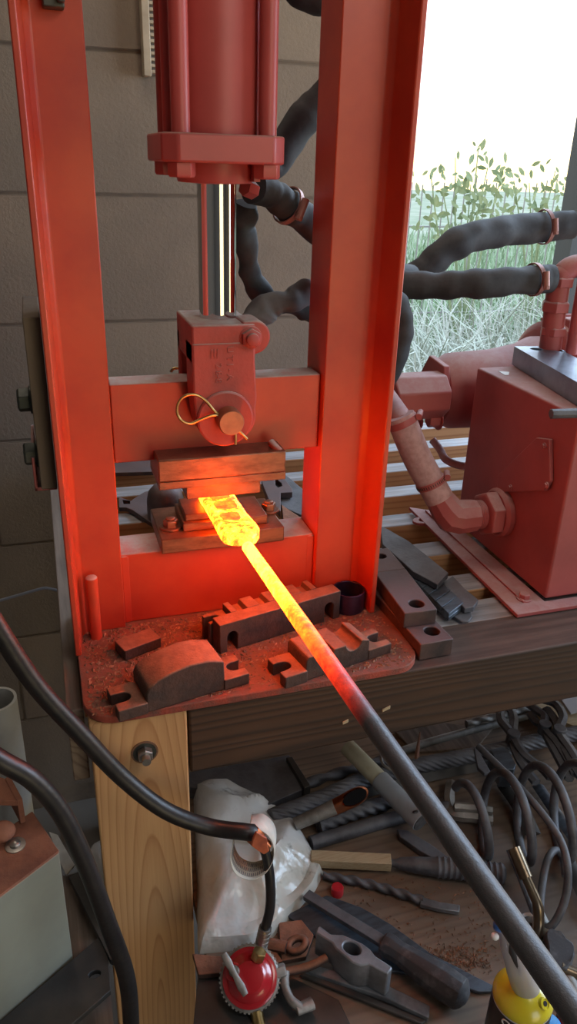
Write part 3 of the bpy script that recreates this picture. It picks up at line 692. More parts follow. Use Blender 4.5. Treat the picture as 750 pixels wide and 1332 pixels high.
# grooved swage die, front middle
G, L, ax, ay = frame(PZ(371, 897, PT), PZ(509, 850, PT))
t = thing('swage_die', 'steel swage die with two round grooves at the front of the press plate', 'die', G(L/2, .03, 0), 'dies lying on the press plate')
x0, x1 = .036, L-.042; W_ = x1-x0; hh = .040
P = [(x0, 0), (x1, 0), (x1, hh-.004)]
for fx in (.74, .30):
    c_ = x0+W_*fx; r = W_*.125
    P += [(c_+r*1.25, hh)]+[(c_+r*cos(t_), hh-r*.95*sin(t_)) for t_ in [k*pi/8 for k in range(9)]]+[(c_-r*1.25, hh)]
P += [(x0+.004, hh), (x0, hh-.006)]
MB().plate([G(a, .003, c) for a, c in P], ay*.055).out('body', 'rust_steel', t, bevel=.0014)
m = MB(); utab(m, G, 0, .037, 0, .054, 0, .020, .020, True); m.out('slotted_lug', 'rust_steel', t, bevel=.0015, sub=1, rough=.0008, rscale=90)
m = MB(); utab(m, G, L-.043, L, .002, .050, 0, .018, .020, False); m.out('slotted_lug', 'rust_steel', t, bevel=.0015)
# ring by the right column
rc = V((.4465, 1.034, PT))
rg = MB().pipe(rc, rc+Z_*.036, .0275, .0248, 40); rg.lathe(rc, Z_, [(.0248, 0), (.0248, .004)], 32)
tag(rg.out('steel_ring', 'purple_steel', bevel=.0006), 'purple-tinted open steel cup ring standing beside the right column', 'ring')
# little slotted washer lying on the bridge die
q = G(0, 0, 0)
# ---- bolster blocks to the right of the plate
def bored(name, pts, z, h, hole, hr, material, label, grp):
    hz = [V((hole.x+hr*cos(2*pi*k/24), hole.y+hr*sin(2*pi*k/24), z)) for k in range(24)]
    return tag(MB().plate([V((p.x, p.y, z)) for p in pts], (0, 0, h), [hz]).out(name, material, bevel=.0016), label, 'block', grp)
g_ = 'bored steel blocks right of the press'
hA = .030
G, L, ax, ay = frame(PZ(544.5, 860, 0), PZ(586.7, 852, 0))
fr = lambda d, skew: [G(0, 0, 0), G(L, 0, 0), G(L+skew, d, 0), G(skew, d, 0)]
hp = PZ(562, 822, hA)
bored('bored_block', fr(.20, -.004), .0005, hA, PZ(561, 821, hA), .0125, 'dark_die', 'lower dark steel block with a bored hole standing right of the press plate', g_)
zB = hA+.0008; hB = .027
A = PZ(524, 817, zB); B = PZ(566, 811, zB); Bk = PZ(493, 760, zB+hB)
G, L, ax, ay = frame(A, B)
bored('bored_block', [G(0, 0, 0), G(L, 0, 0), G(L+.006, .135, 0), G(.004, .135, 0)], zB, hB, PZ(541, 785, zB+hB), .0125, 'dark_die', 'upper reddish steel block with a bored hole stacked on the lower one', g_)
A3 = [PZ(x, y, zB+hB) for x, y in ((493, 757), (530, 753), (504, 712), (478, 716))]
A3[0] = G(.004, .136, 0); A3[1] = G(L+.006, .136, 0)
bored('bored_block', A3, .001, zB+hB-.001, PZ(495, 723, zB+hB), .010, 'dark_die', 'farthest bored steel block, partly hidden behind the right column', g_)
# flat forged bars on the slats
def flat(name, px, z, h, material, label, cat='bar', grp=None, rough=0, bev=.0012, sub_=0, holes=()):
    m = MB().plate([PZ(x, y, z) for x, y in px], (0, 0, -h), [[PZ(x, y, z) for x, y in H] for H in holes])
    return tag(m.out(name, material, bevel=bev, rough=rough, sub=sub_, rscale=70), label, cat, grp)
flat('forged_bar', [(497, 708), (537, 743), (569, 760), (583, 745), (530, 703), (505, 688), (494, 684)], .034, .012, 'scale_steel', 'rough black forged flat bar lying across the slats beside the right column', grp='flat bars on the slats', rough=.0012, sub_=1)
flat('forged_bar', [(573, 759), (589, 749), (604, 765), (622, 780), (616, 789), (604, 791)], .018, .010, 'scale_steel', 'short dark bar end lying past the rough forged bar toward the tank', grp='flat bars on the slats', rough=.0008, sub_=1)
fo = MB()
P0, P1 = [PZ(x, y, .020) for x, y in ((512, 727), (584, 799))]; P2, P3 = [PZ(x, y, .020) for x, y in ((603, 784), (535, 718))]
n = 9
for k in range(n):
    a, b = k/n, (k+.93)/n
    fo.plate([P0.lerp(P1, a), P0.lerp(P1, b), P3.lerp(P2, b), P3.lerp(P2, a)], (0, 0, -.008-.003*(k % 2)))
fo.plate([P0-Z_*.006, P1-Z_*.006, P2-Z_*.006, P3-Z_*.006], (0, 0, -.008))
tag(fo.out('grooved_bar', 'blue_steel', bevel=.001), 'shiny blue-grey bar with pressed cross grooves between the blocks and the tank', 'bar', 'flat bars on the slats')
flat('round_end_bar', [(560, 775), (592, 803), (600, 808), (609, 808), (614, 802), (611, 793), (585, 768)], .0045, .004, 'scale_steel', 'thin black bar with a round end poking out under the grooved bar', grp='flat bars on the slats')

# ---- scrap and dies on the slats behind the press opening
zs = .012
def zpx(L, ox, oy, s): return [(ox+x/s, oy+y/s) for x, y in L]
flat('forked_plate', zpx([(88, 410), (185, 447), (235, 412), (300, 372), (345, 362), (400, 380), (400, 650), (330, 610), (200, 520), (150, 500), (92, 500)], 140, 580, 6.25), .012, .010, 'dark_die', 'purplish flat plate with a rectangular hole seen behind the press at left', 'plate', holes=[zpx([(120, 440), (180, 440), (182, 470), (130, 472)], 140, 580, 6.25)])
flat('dark_bar', zpx([(40, 140), (470, 100), (470, 205), (40, 218)], 140, 580, 6.25), .012, .010, 'dark_die', 'wide dark flat bar farthest behind the press at left', 'bar')
c0 = PZ(216, 679, 0); c0 = V((c0.x, c0.y, .002))
tag(MB().lathe(c0, Z_, [(.036, 0), (.038, .02), (.038, .05), (.034, .068), (.024, .080), (.010, .0855), (0, .086)], 36).out('domed_punch', 'dark_die', bevel=.001), 'round domed steel punch standing behind the lower die holder', 'punch')
flat('rough_plate', zpx([(318, 388), (420, 460), (600, 610), (600, 850), (480, 800), (345, 735), (250, 560)], 320, 560, 7.5), .016, .012, 'scale_steel', 'rough grey scaled plate lying behind the press at right', 'plate', rough=.001, sub_=1)
flat('slotted_plate', zpx([(150, 430), (215, 440), (280, 388), (320, 390), (450, 570), (450, 600), (335, 605), (335, 790), (230, 700), (150, 500)], 320, 560, 7.5), .034, .014, 'dark_die', 'flat plate with a curved slot lying on the rough grey plate', 'plate', holes=[zpx([(282, 475), (300, 475), (345, 515), (350, 540), (310, 555), (285, 530)], 320, 560, 7.5)])
flat('red_offcut', zpx([(345, 720), (400, 760), (520, 838), (600, 838), (600, 895), (365, 905)], 320, 560, 7.5), .03, .02, 'rust_steel', 'short reddish steel offcut behind the lower beam at right', 'offcut')
# ================================================================== POWER UNIT
hu = thing('hydraulic_power_unit', 'dusty red hydraulic pump unit with square oil tank and electric motor on the slats', 'pump', (.95, 1.15, 0))
T0, T1, TZ0, TZ1 = (.794, .972), (1.38, 1.292), .012, .345
tk = MB().box((T0[0], T0[1], TZ0), (T1[0], T1[1], TZ1)).out('oil_tank', 'pump_red', hu, bevel=.004, seg=3)
m = MB()
m.plate([V((.722, .945, .001)), V((1.4, .945, .001)), V((1.4, .9715, .001)), V((.7935, .9715, .001)), V((.7935, 1.36, .001)), V((.735, 1.40, .001))], (0, 0, .007))
m.plate([V((.752, .975, .008)), V((.757, .975, .008)), V((.764, 1.37, .008)), V((.759, 1.37, .008))], (0, 0, .004))
m.out('foot_flange', 'pump_red', hu, bevel=.001)
e_ = PZ(549, 677, .006); hr = [V((e_.x+.008*cos(2*pi*k/14), e_.y+.008*sin(2*pi*k/14), .001)) for k in range(14)]
MB().plate([V((e_.x+.022*cos(a), e_.y+.016*sin(a), .001)) for a in [pi/2+k*pi/10 for k in range(11)]]+[V((e_.x+.05, e_.y-.014, .001)), V((e_.x+.05, e_.y+.014, .001))], (0, 0, .006), [hr]).out('foot_ear', 'pump_red', hu, bevel=.0008)
hexb = lambda c, ax, r, h, nm, mt='pump_red': (lambda m: (m.lathe(c, ax, [(r*1.35, 0), (r*1.35, .0025)], 20), m.hexa(V(c)+V(ax)*.0025, ax, r, h), m.out(nm, mt, hu, bevel=.0005)))(MB())
b_ = PZ(681, 779, .008); hexb(V((b_.x, b_.y, .008)), Z_, .010, .009, 'foot_bolt')
# five-sided inspection plate on the left side
pts = [PX(x, y, .7935) for x, y in ((650, 640), (652, 617), (702, 569), (719, 571), (720, 625), (712, 638))]
MB().plate(pts, (-.008, 0, 0)).out('inspection_plate', 'pump_red', hu, bevel=.0015)
for x, y in ((664, 634), (711, 631), (708, 580)): hexb(PX(x, y, .7855), -X_, .0042, .003, 'plate_screw')
# suction port: washer, big nut, nipple, elbow, hose, clamps
P = PX(652, 666, .7935); m = MB(); m.lathe(P, -X_, [(.047, 0), (.047, .010), (.042, .016)], 36); m.out('port_boss', 'pump_red', hu)
MB().hexa(P-X_*.016, -X_, .044, .026).out('port_nut', 'pump_red', hu, bevel=.002)
m = MB()
for k in range(6): m.lathe(P-X_*(.042+k*.0035), -X_, [(.026, 0), (.0275, .0017), (.026, .0034)], 28)
m.out('threaded_nipple', 'pump_red', hu)
E0 = P-X_*.105
E1 = PY(566, 641, E0.y+.02)
hend = PY(520, 541, 1.20)
m = MB(); m.tube([P-X_*.058, P-X_*.075, E0+X_*.012, E0+X_*.002+(E1-E0)*.08, E0+(E1-E0)*.35, E1], [.030, .0315, .0325, .033, .030, .0235], 10); m.out('pipe_elbow', 'pump_red', hu, smooth=25, bevel=.002)
dh = (hend-E1).normalized()
sh_ = smoothpath([E0+(E1-E0)*.75, E1+dh*.02, E1.lerp(hend, .5)+V((-.004, 0, 0)), hend], 8)
MB().tube(sh_, .0262, 28).out('suction_hose', 'hose_pink', hu)
def band(c, ax, r, material, parent, nm='hose_clamp', screw=None, w=.012):
    c = V(c); ax = V(ax).normalized(); m = MB(); m.pipe(c-ax*w/2, c+ax*w/2, r+.0015, r-.001, 36)
    s_ = V(screw) if screw is not None else V((0, 0, 1)); s_ = (s_-ax*s_.dot(ax)).normalized(); tt = ax.cross(s_)
    m.cyl(c+s_*(r+.006)-tt*.012, c+s_*(r+.006)+tt*.014, .0058, seg=12); m.hexa(c+s_*(r+.006)+tt*.014, tt, .0062, .006)
    return m.out(nm, material, parent, bevel=.0004)
band(E1+dh*.022, dh, .0262, 'pump_red', hu, screw=(1, -.4, 1)); band(hend-dh*.012, dh, .0262, 'pump_red', hu, screw=(1, -.6, 1))
# notches in the lower clamp band
m = MB(); c = E1+dh*.022; u = dh.cross(V((1, -.4, 1))).normalized(); v_ = dh.cross(u)
for k in range(40):
    a = 2*pi*k/40; q = u*cos(a)+v_*sin(a); m.obox(c+q*.0278, dh, dh.cross(q), q, .006, .0014, .0012)
n_ = m.out('band_notches', 'rust_steel', hu); n_['kind'] = 'stuff'
# bell housing, gear pump, motor
YM = 1.41
cz = PY(590, 508, YM).z; xl = PY(566, 505, YM).x; xr = xl+.24
m = MB(); m.lathe((xl, YM, cz), X_, [(.060, 0), (.066, .004), (.079, .03), (.083, .13), (.094, .20), (.106, .23), (.106, .245)], 48, ref=(0, 0, 1)); m.out('bell_housing', 'pump_red', hu, smooth=25)
mo = MB().lathe((xr+.01, YM, cz), X_, [(.120, 0), (.138, .012), (.142, .03), (.142, .36), (.12, .40)], 56).out('motor', 'pump_red', hu)
for k in range(9):
    a = radians(30+k*15); y = YM-.145*cos(a); z = cz+.145*sin(a)
    MB().obox((xr+.21, y, z), X_, V((0, sin(a), cos(a))), V((0, -cos(a), sin(a))), .33, .006, .014).out('cooling_fin', 'pump_red', hu, bevel=.001)
MB().box((xr+.03, 1.325, cz+.095), (xr+.10, 1.40, cz+.150)).out('junction_box', 'pump_red', hu, bevel=.003)
lug = [V((xl-.012, YM-.062+.075*a, cz+.066*b)) for a, b in ((0, 0.2), (.2, 1.0), (1.1, 1.1), (1.6, .3), (1.5, -.7), (.4, -1.05))]
MB().plate(lug, (.013, 0, 0)).out('pump_flange', 'pump_red', hu, bevel=.002)
pz = PY(530, 530, 1.33); 
pb = MB().plate([V((xl-.012, 1.365+.052*cos(a), pz.z+.012+.048*sin(a))) for a in [pi/8+k*pi/4 for k in range(8)]], (-.115, 0, 0)).out('gear_pump', 'pump_red', hu, bevel=.003)
MB().cyl(PY(521, 527, 1.25)+V((0, .09, .0)), hend-dh*.02, .022, seg=24).out('pump_inlet', 'pump_red', hu)
for x, y, r in ((547, 498, .014), (573, 513, .011), (570, 545, .017), (546, 548, .012)):
    hexb(PX(x, y, xl-.013), -X_, r, r*1.3, 'housing_bolt')
MB().tube(smoothpath([PY(562, 572, 1.45), PY(572, 585, 1.43), PY(580, 598, 1.40), PY(600, 606, 1.38), PY(625, 606, 1.36)], 6), .0085, 12).out('drain_hose', 'hose_pink', hu)
# riser pipes on top
yy = 1.272
r0 = PY(717, 446, yy); r1 = PY(726, 372, yy)
m = MB(); m.tube(smoothpath([r0-Z_*.05, r1, r1+Z_*.022+X_*.006, r1+Z_*.035+X_*.03, r1+Z_*.036+X_*.10, r1+Z_*.036+X_*.3], 6), .021, 20)
m.out('riser_pipe', 'pump_red', hu)
for (x, y, r, h) in ((722, 398, .027, .020), (719, 430, .0255, .016), (728, 366, .026, .018)):
    q = PY(x, y, yy); MB().hexa(q-Z_*h/2, Z_, r, h).out('pipe_coupling', 'pump_red', hu, bevel=.001)
MB().tube([PY(742, 460, 1.25), PY(760, 360, 1.25)], .012, 16).out('riser_pipe', 'pump_red', hu)
m = MB(); q = PY(748, 292, 1.5); m.hexa(q, X_, .022, .03); m.cyl(q-X_*.035, q+X_*.4, .016); m.out('hose_fitting', 'pump_red', hu, bevel=.001)
# white paint chip on tank top
q = PZ(655, 485, TZ1+.0006); MB().plate([PZ(x, y, TZ1+.0004) for x, y in ((648, 483), (662, 484), (661, 488), (656, 488))], (0, 0, .0005)).out('paint_chip', 'white_print', hu)

# steel block with holes lying on the tank
zt = TZ1+.001; hb_ = .036
A = PZ(665, 474, zt); B = PZ(750, 528, zt); d1 = (B-A); d1.z = 0; d1.normalize(); B = A+d1*.30; nrm = V((-d1.y, d1.x, 0)) 
if nrm.x < 0: nrm = -nrm
wd = .082
def top(px, py): return PZ(px, py, zt+hb_)
holes = [[V((c.x+r*cos(2*pi*k/20), c.y+r*sin(2*pi*k/20), zt)) for k in range(20)] for c, r in ((top(697, 454), .0115), (top(729, 456), .009))]
tag(MB().plate([V((p.x, p.y, zt)) for p in (A, B, B+nrm*wd, A+nrm*wd)], (0, 0, hb_), holes).out('drilled_block', 'sky_steel', bevel=.002), 'dark blue-grey drilled steel block lying on top of the oil tank', 'block')
a, b = PZ(716, 538, zt+.009), PZ(790, 536, zt+.009)
a.z = b.z = zt+.0085; tag(MB().cyl(a, b, .008, seg=8).out('steel_rod', 'scale_steel', bevel=.001), 'short dark steel rod lying on the front edge of the oil tank', 'rod')

# ================================================================== SLEEVED HYDRAULIC HOSES
def sleeve(label, pts, r, material='sleeve', rough=.005, clamps=(), grp='sleeved hydraulic hoses', rs=26, ends=None):
    p = smoothpath(pts, 9); n = len(p)
    rr = [r*(1+.10*noise.noise(V((i*.35, r*50, 2)))) for i in range(n)]
    m = MB().tube(p, rr, 20)
    L = m.out('hydraulic_hose', material, rough=rough, rscale=rs, smooth=75)
    tag(L, label, 'hose', grp)
    for c, w in clamps:
        i = min(range(n), key=lambda k: (p[k]-V(c)).length); ax = p[min(i+1, n-1)]-p[max(i-1, 0)]
        band(p[i], ax, r*1.08+.002, 'clamp', L, screw=(0, -1, .2), w=w)
    return L
sleeve('thick black sleeved hose leaving the cylinder foot to the right, with a copper clamp', [PY(330, 243, 1.14), PY(350, 252, 1.16), PY(378, 270, 1.18), PY(412, 298, 1.2), PY(455, 330, 1.26), PY(500, 352, 1.34), PY(530, 358, 1.40)], .023, clamps=[(PY(374, 262, 1.18), .008)])
sleeve('black sleeved hose arching from behind the right column up to the window frame', [PY(528, 366, 1.47), PY(552, 350, 1.46), PY(590, 318, 1.46), PY(640, 303, 1.48), PY(690, 297, 1.5), PY(742, 292, 1.5)], .0300, clamps=[(PY(705, 297, 1.5), .009)], rough=.004)
sleeve('black sleeved hose running level across the window to the elbow pipe', [PY(500, 372, 1.33), PY(530, 371, 1.30), PY(580, 371, 1.28), PY(640, 368, 1.26), PY(690, 364, 1.265), PY(716, 362, 1.27)], .0245, clamps=[(PY(694, 364, 1.265), .009)], rough=.004)
sleeve('wrinkled black sleeved hose hanging in a loop behind the piston rod', [PY(322, 262, 1.20), PY(318, 290, 1.21), PY(320, 325, 1.22), PY(328, 362, 1.23), PY(346, 386, 1.24), PY(372, 398, 1.26), PY(408, 410, 1.28), PY(450, 410, 1.3)], .0165, rough=.010, rs=34)
sleeve('crumpled grey sleeved hose rising from behind the clamp bolt', [PY(330, 418, 1.19), PY(348, 398, 1.19), PY(378, 388, 1.19), PY(412, 378, 1.2), PY(460, 372, 1.24), PY(500, 372, 1.30)], .020, 'sleeve_grey', rough=.009, rs=30)
sleeve('black hose slanting up behind the cylinder at the upper right', [V((.25, 1.175, .79)), V((.285, 1.24, .755)), PY(345, 212, 1.30), PY(372, 188, 1.30), PY(398, 152, 1.30), PY(430, 118, 1.30), PY(470, 60, 1.30), PY(452, 6, 1.30), PY(400, -10, 1.3), PY(370, -40, 1.3)], .026, rough=.004)
sleeve('black hose drooping behind the right edge of the right column', [PY(500, 385, 1.25), PY(518, 400, 1.25), PY(523, 432, 1.25), PY(512, 472, 1.25), PY(492, 505, 1.25), PY(470, 520, 1.25)], .020, rough=.003)
# louvred strip on the wall, upper left
x0, x1 = PY(184, 50, 2.10).x, PY(204.5, 50, 2.10).x; zb_ = PY(195, 100, 2.1).z
vt = thing('wall_louvre', 'tan louvred strip fixed to the block wall at the upper left', 'vent', ((x0+x1)/2, 2.1, zb_))
MB().box((x0, 2.085, zb_), (x0+(x1-x0)*.5, 2.119, 1.35)).out('frame_strip', 'vent_tan', vt, bevel=.002)
MB().box((x0+(x1-x0)*.5, 2.105, zb_+.004), (x1, 2.119, 1.35)).out('backing', 'vent_dark', vt)
m = MB(); z = zb_+.008
while z < 1.33: m.box((x0+(x1-x0)*.52, 2.088, z), (x1, 2.105, z+.006)); z += .0125
s_ = m.out('louvre_teeth', 'vent_tan', vt); s_['kind'] = 'stuff'
# thin cable across the wall at left
tag(MB().tube(smoothpath([PY(-40, 792, 1.9), PY(0, 781, 1.9), PY(28, 773, 1.9), PY(55, 765.5, 1.9), PY(66, 766, 1.9), PY(84, 770, 1.9), PY(100, 770, 2.05)], 6), .0042, 8).out('grey_cable', 'cable_grey'), 'thin grey cable end sticking out along the dark block wall at the left', 'cable')
# ================================================================== TOOLS ON THE SHELF
ZS = -.4015
def SP(px, z): return [PZ(x, y, z) for x, y in px]
def dense(pts, n=16): return smoothpath(pts, n)
def rodt(name, px, r, mt, label, cat='rod', z=None, seg=14, grp=None, **kw):
    z = ZS+r if z is None else z
    zz = z if isinstance(z, (list, tuple)) else [z]*len(px)
    p = [PZ(x, y, q) for (x, y), q in zip(px, zz)]
    if len(p) > 2 or kw.get('twist'): p = dense(p, 14 if not kw.get('twist') else 40)
    return tag(MB().tube(p, r, seg, **kw).out(name, mt, smooth=60 if not kw.get('lobes') else 80), label, cat, grp)
# steel tray at the back left
flat('steel_tray', [(246, 1004), (376, 982), (399, 1024), (345, 1048), (310, 1032), (246, 1024)], -.372, .028, 'scale_steel', 'dusty flat steel tray upside down behind the white bag', 'tray', rough=.001, sub_=1)
flat('angle_iron', [(372, 985), (380, 984), (404, 1022), (396, 1025)], -.362, .036, 'black_plate', 'short black angle iron along the right edge of the dusty tray', 'bar')
# wire rope and bars across the back
rodt('wire_rope', [(352, 1064), (420, 1038), (480, 1012), (545, 996), (620, 982), (700, 964), (790, 946)], .0150, 'scale_steel', 'thick twisted steel wire rope running the length of the shelf', 'rope', seg=54, lobes=9, lobe=.07, twist=44, z=ZS+.030)
rodt('twisted_bar', [(386, 1024), (440, 1006), (520, 982)], .0095, 'scale_steel', 'twisted dark bar behind the thick wire rope, left of the pale tube', 'bar', seg=20, lobes=2, lobe=.22, twist=60, z=ZS+.010)
rodt('steel_rod', [(500, 985), (560, 965), (684, 931)], .0085, 'dirty_galv', 'smooth pale steel rod behind the wire rope under the charred beam', z=ZS+.009)
rodt('twisted_rod', [(606, 942), (640, 933), (700, 918)], .0072, 'dirty_galv', 'pale twisted rod with a pointed end just under the charred beam', 'rod', seg=16, lobes=2, lobe=.22, twist=90, z=ZS+.024)
rodt('flat_bar', [(470, 1030), (560, 1008), (640, 992)], .016, 'black_plate', 'black flat bar lying below the wire rope', 'bar', seg=4, z=ZS+.013, flat=.6)
rodt('ribbed_bar', [(414, 1075), (450, 1060), (512, 1041)], .0135, 'scale_steel', 'coarse twisted black bar between the copper pipe and the smooth grey pipe', 'bar', seg=32, lobes=4, lobe=.11, twist=75, z=ZS+.020)
rodt('steel_pipe', [(404, 1097), (450, 1083), (522, 1062), (585, 1050)], .0125, 'scale_steel', 'smooth dark grey pipe below the coarse twisted bar', 'pipe', seg=20, z=ZS+.0135)
# copper-lipped pipe
a, b = PZ(384, 1072, ZS+.045), PZ(441, 1047, ZS+.078)
cp = thing('copper_pipe', 'grey pipe with flared open copper mouth right of the white bag', 'pipe', V((a.x, a.y, ZS)))
MB().tube([a, a.lerp(b, .7), a.lerp(b, .9)], [.011, .0125, .0135], 24).out('pipe_body', 'dirty_galv', cp)
d = (b-a).normalized(); mth_ = PZ(461, 1037, ZS+.090)
u = (PZ(484, 1027, ZS+.09)-PZ(437, 1047, ZS+.09)).normalized(); w_ = V((.05, .74, .67)).normalized()
def oval(c, ru, rw, n=36): return [c+u*(ru*cos(2*pi*k/n))+w_*(rw*sin(2*pi*k/n)) for k in range(n)]
m = MB(); rings = []
for cc, ru, rw in ((a.lerp(b, .80), .0135, .0135), (a.lerp(b, 1.0), .017, .0145), (mth_, .0295, .0155), (mth_+V((0, -.001, .002)), .0275, .0135), (mth_.lerp(b, .5), .017, .011), (a.lerp(b, .9), .010, .010)):
    rings.append([m.b.verts.new(q) for q in oval(cc, ru, rw)])
for A_, B_ in zip(rings, rings[1:]):
    for k in range(36): m.b.faces.new((A_[k], A_[(k+1) % 36], B_[(k+1) % 36], B_[k]))
m.out('flared_mouth', 'copper', cp, smooth=60)
nm_ = u.cross(w_).normalized(); nm_ = nm_ if nm_.dot(CAM-mth_) > 0 else -nm_
MB().plate(oval(mth_+nm_*.0012, .0245, .0115), nm_*.0012).out('shaded_bore', 'bore_shade', cp)  # black disc added in place of the shade down the pipe
# pale tube with grey sleeve
a, b = PZ(452, 972, ZS+.080), PZ(547, 1069, ZS+.060); c_ = a.lerp(b, .47)
pt = thing('capped_tube', 'yellowed plastic tube with a grey sleeve lying across the wire rope', 'tube', V((c_.x, c_.y, ZS)))
MB().cyl(a, c_, .0165, seg=28).out('yellowed_tube', 'yellow_pvc', pt)
gs_ = MB().cyl(c_-(b-a)*.01, b, .0185, seg=32); gs_.cyl(b, b+(b-a).normalized()*.001, .0165, seg=28); gs_ = gs_.out('grey_sleeve', 'grey_pvc', pt, bevel=.001)
q = PZ(540, 1056, ZS+.079); MB().ball(q, .0035, (1.6, 1, .5), 10).out('rivet_hole', 'label_black', pt)  # solid black bead; the dark of a hole put into its colour
m = MB(); m.lathe(b, (b-a), [(.0172, .0006), (.0165, .002), (0, .002)], 28); m.out('end_cap', 'black_plastic', pt)
# wooden stick in ribbed grip
a, b = PZ(404, 1117, ZS+.018), PZ(508, 1122, ZS+.018); d = (b-a).normalized(); sd = d.cross(Z_)
wk = thing('wooden_tool', 'pale square wooden stick fixed to a ribbed grey grip', 'tool', V((b.x, b.y, ZS)))
MB().obox((a+b)/2, d, sd, Z_, (b-a).length, .022, .018).out('wooden_stick', 'pale_wood', wk, bevel=.001)
c_ = PZ(657, 1137, ZS+.020); d2_ = (c_-b).normalized(); Lg = (c_-b).length
prof = [(.006, 0), (.007, .01), (.010, .015), (.0135, .04), (.0145, .06)]
x = .075
while x < Lg-.012: prof += [(.0155, x), (.0180, x+.004), (.0155, x+.0085)]; x += .0095
prof += [(.015, Lg-.004), (.010, Lg)]
MB().lathe(b, d2_, prof, 28).out('ribbed_grip', 'scale_steel', wk, smooth=50)
# dark lens-shaped bar
flat('tapered_bar', [(516, 1078), (530, 1080), (560, 1098), (590, 1120), (596, 1131), (580, 1126), (545, 1106), (520, 1088)], ZS+.013, .012, 'scale_steel', 'dark tapered flat bar above the ribbed grip', rough=.0006, sub_=1)
# twisted bar with flattened tip
rodt('twisted_chisel', [(420, 1139), (480, 1150), (550, 1172)], .0068, 'scale_steel', 'slim twisted bar with a flattened tip below the wooden stick', 'tool', seg=16, lobes=2, lobe=.25, twist=110, z=ZS+.008)
tip = bpy.context.scene.collection.objects[-1]
P = SP([(546, 1166), (572, 1173), (598, 1177), (597, 1186), (570, 1182), (546, 1176)], ZS+.012)
o = MB().plate(P, (0, 0, -.008)).out('flattened_tip', 'sledge_steel', tip, bevel=.001)
# red cap
q = PZ(438, 1162, ZS); tag(MB().lathe(q, Z_, [(.0105, 0), (.0105, .013), (.009, .0155), (0, .016)], 28).out('plastic_stopper', 'cap_red'), 'small red plastic cap on the shelf below the twisted chisel', 'cap')
# blade under the file
flat('steel_sheet', [(372, 1190), (425, 1164), (470, 1180), (508, 1202), (560, 1240), (640, 1281), (644, 1289), (622, 1290), (560, 1270), (500, 1262), (420, 1225)], ZS+.007, .006, 'blue_steel', 'wide thin dark blade lying under the black-handled file', 'blade', rough=0)
# file with handle
fl = thing('hand_file', 'old file with a thick worn black handle lying on the dark blade', 'file', PZ(500, 1225, ZS))
a, b = PZ(398, 1164, ZS+.018), PZ(499, 1226, ZS+.030); d = (b-a).normalized(); sd = d.cross(Z_).normalized()
MB().obox((a+b)/2, d, sd, sd.cross(d), (b-a).length, .017, .009).out('file_blade', 'scale_steel', fl, bevel=.0008)
c_ = PZ(602, 1295, ZS+.026); Lg = (c_-b).length
MB().lathe(b-d*.002, (c_-b), [(.013, 0), (.0165, .002), (.0185, .012), (.0165, .024), (.0185, .045), (.0225, .075), (.0245, .105), (.0235, .128), (.017, Lg+.004), (.008, Lg+.009), (0, Lg+.0095)], 10).out('handle', 'black_plastic', fl, smooth=40, bevel=.001)
# sledge head
def z_(L): return [(370+x/3.947, 1180+y/3.947) for x, y in L]
top_ = z_([(182, 95), (238, 138), (300, 140), (400, 185), (440, 215), (465, 248), (552, 305), (550, 318), (528, 345), (432, 292), (392, 300), (350, 285), (262, 212), (245, 182), (160, 130), (165, 108)])
zt_ = ZS+.064; hc = PZ(457.4, 1233.2, zt_)
ca = (PZ(509, 1257, zt_)-PZ(413, 1208, zt_)).normalized(); cb_ = V((-ca.y, ca.x, 0))
eye = [hc+ca*(.0135*cos(2*pi*k/24))+cb_*(.0095*sin(2*pi*k/24)) for k in range(24)]
sl = MB().plate(SP(top_, zt_), (0, 0, -.048), [eye]); tag(sl.out('sledge_head', 'sledge_steel', bevel=.0022), 'loose grey sledgehammer head with an empty eye beside the file handle', 'hammer head')
# bars under the sledge
flat('mottled_bar', [(398, 1252), (503, 1281), (559, 1308), (557, 1324), (500, 1297), (396, 1262)], ZS+.0145, .012, 'sledge_steel', 'mottled pale flat bar carrying the sledgehammer head', 'bar', 'flat bars on the shelf')
flat('thin_strip', [(392, 1262), (400, 1262), (554, 1327), (548, 1332), (390, 1268)], ZS+.008, .006, 'black_plate', 'thin black strip in front of the mottled bar', 'bar', 'flat bars on the shelf')
flat('grey_sheet', [(258, 1262), (372, 1268), (440, 1300), (462, 1345), (330, 1365), (250, 1345)], ZS+.004, .003, 'black_plate', 'dull grey steel sheet under the regulator at the bottom edge', 'sheet')
# rusty eye bolt and hook
m = MB(); c_ = PZ(386, 1229, ZS+.022); m.tube([c_+V((.013*cos(a), .010*sin(a), .003*cos(a))) for a in [2*pi*k/20 for k in range(20)]], .0058, 12, closed=True)
m.tube([c_-X_*.016, PZ(350, 1228, ZS+.016)], .010, 10, flat=.7); tag(m.out('eye_bolt', 'rust_steel'), 'rusty eye bolt poking out right of the white bag', 'bolt')
rodt('rusty_hook', [(355, 1266), (378, 1263), (402, 1257), (424, 1246)], .0062, 'rust_steel', 'curved rusty hook bar lying left of the sledgehammer head', 'hook', z=ZS+.028)
# black scrap mass under the bag
for (pxs, zz, lb_) in (([(250, 1240), (300, 1245), (352, 1228), (368, 1250), (330, 1262), (258, 1268)], ZS+.016, 'dark scrap plate under the lower edge of the white bag'), ([(362, 1200), (392, 1196), (408, 1216), (398, 1244), (366, 1250)], ZS+.010, 'rounded dark scrap plate beside the rusty eye bolt')):
    flat('scrap_plate', pxs, zz, .010, 'rust_steel', lb_, 'scrap', 'scrap plates by the bag')
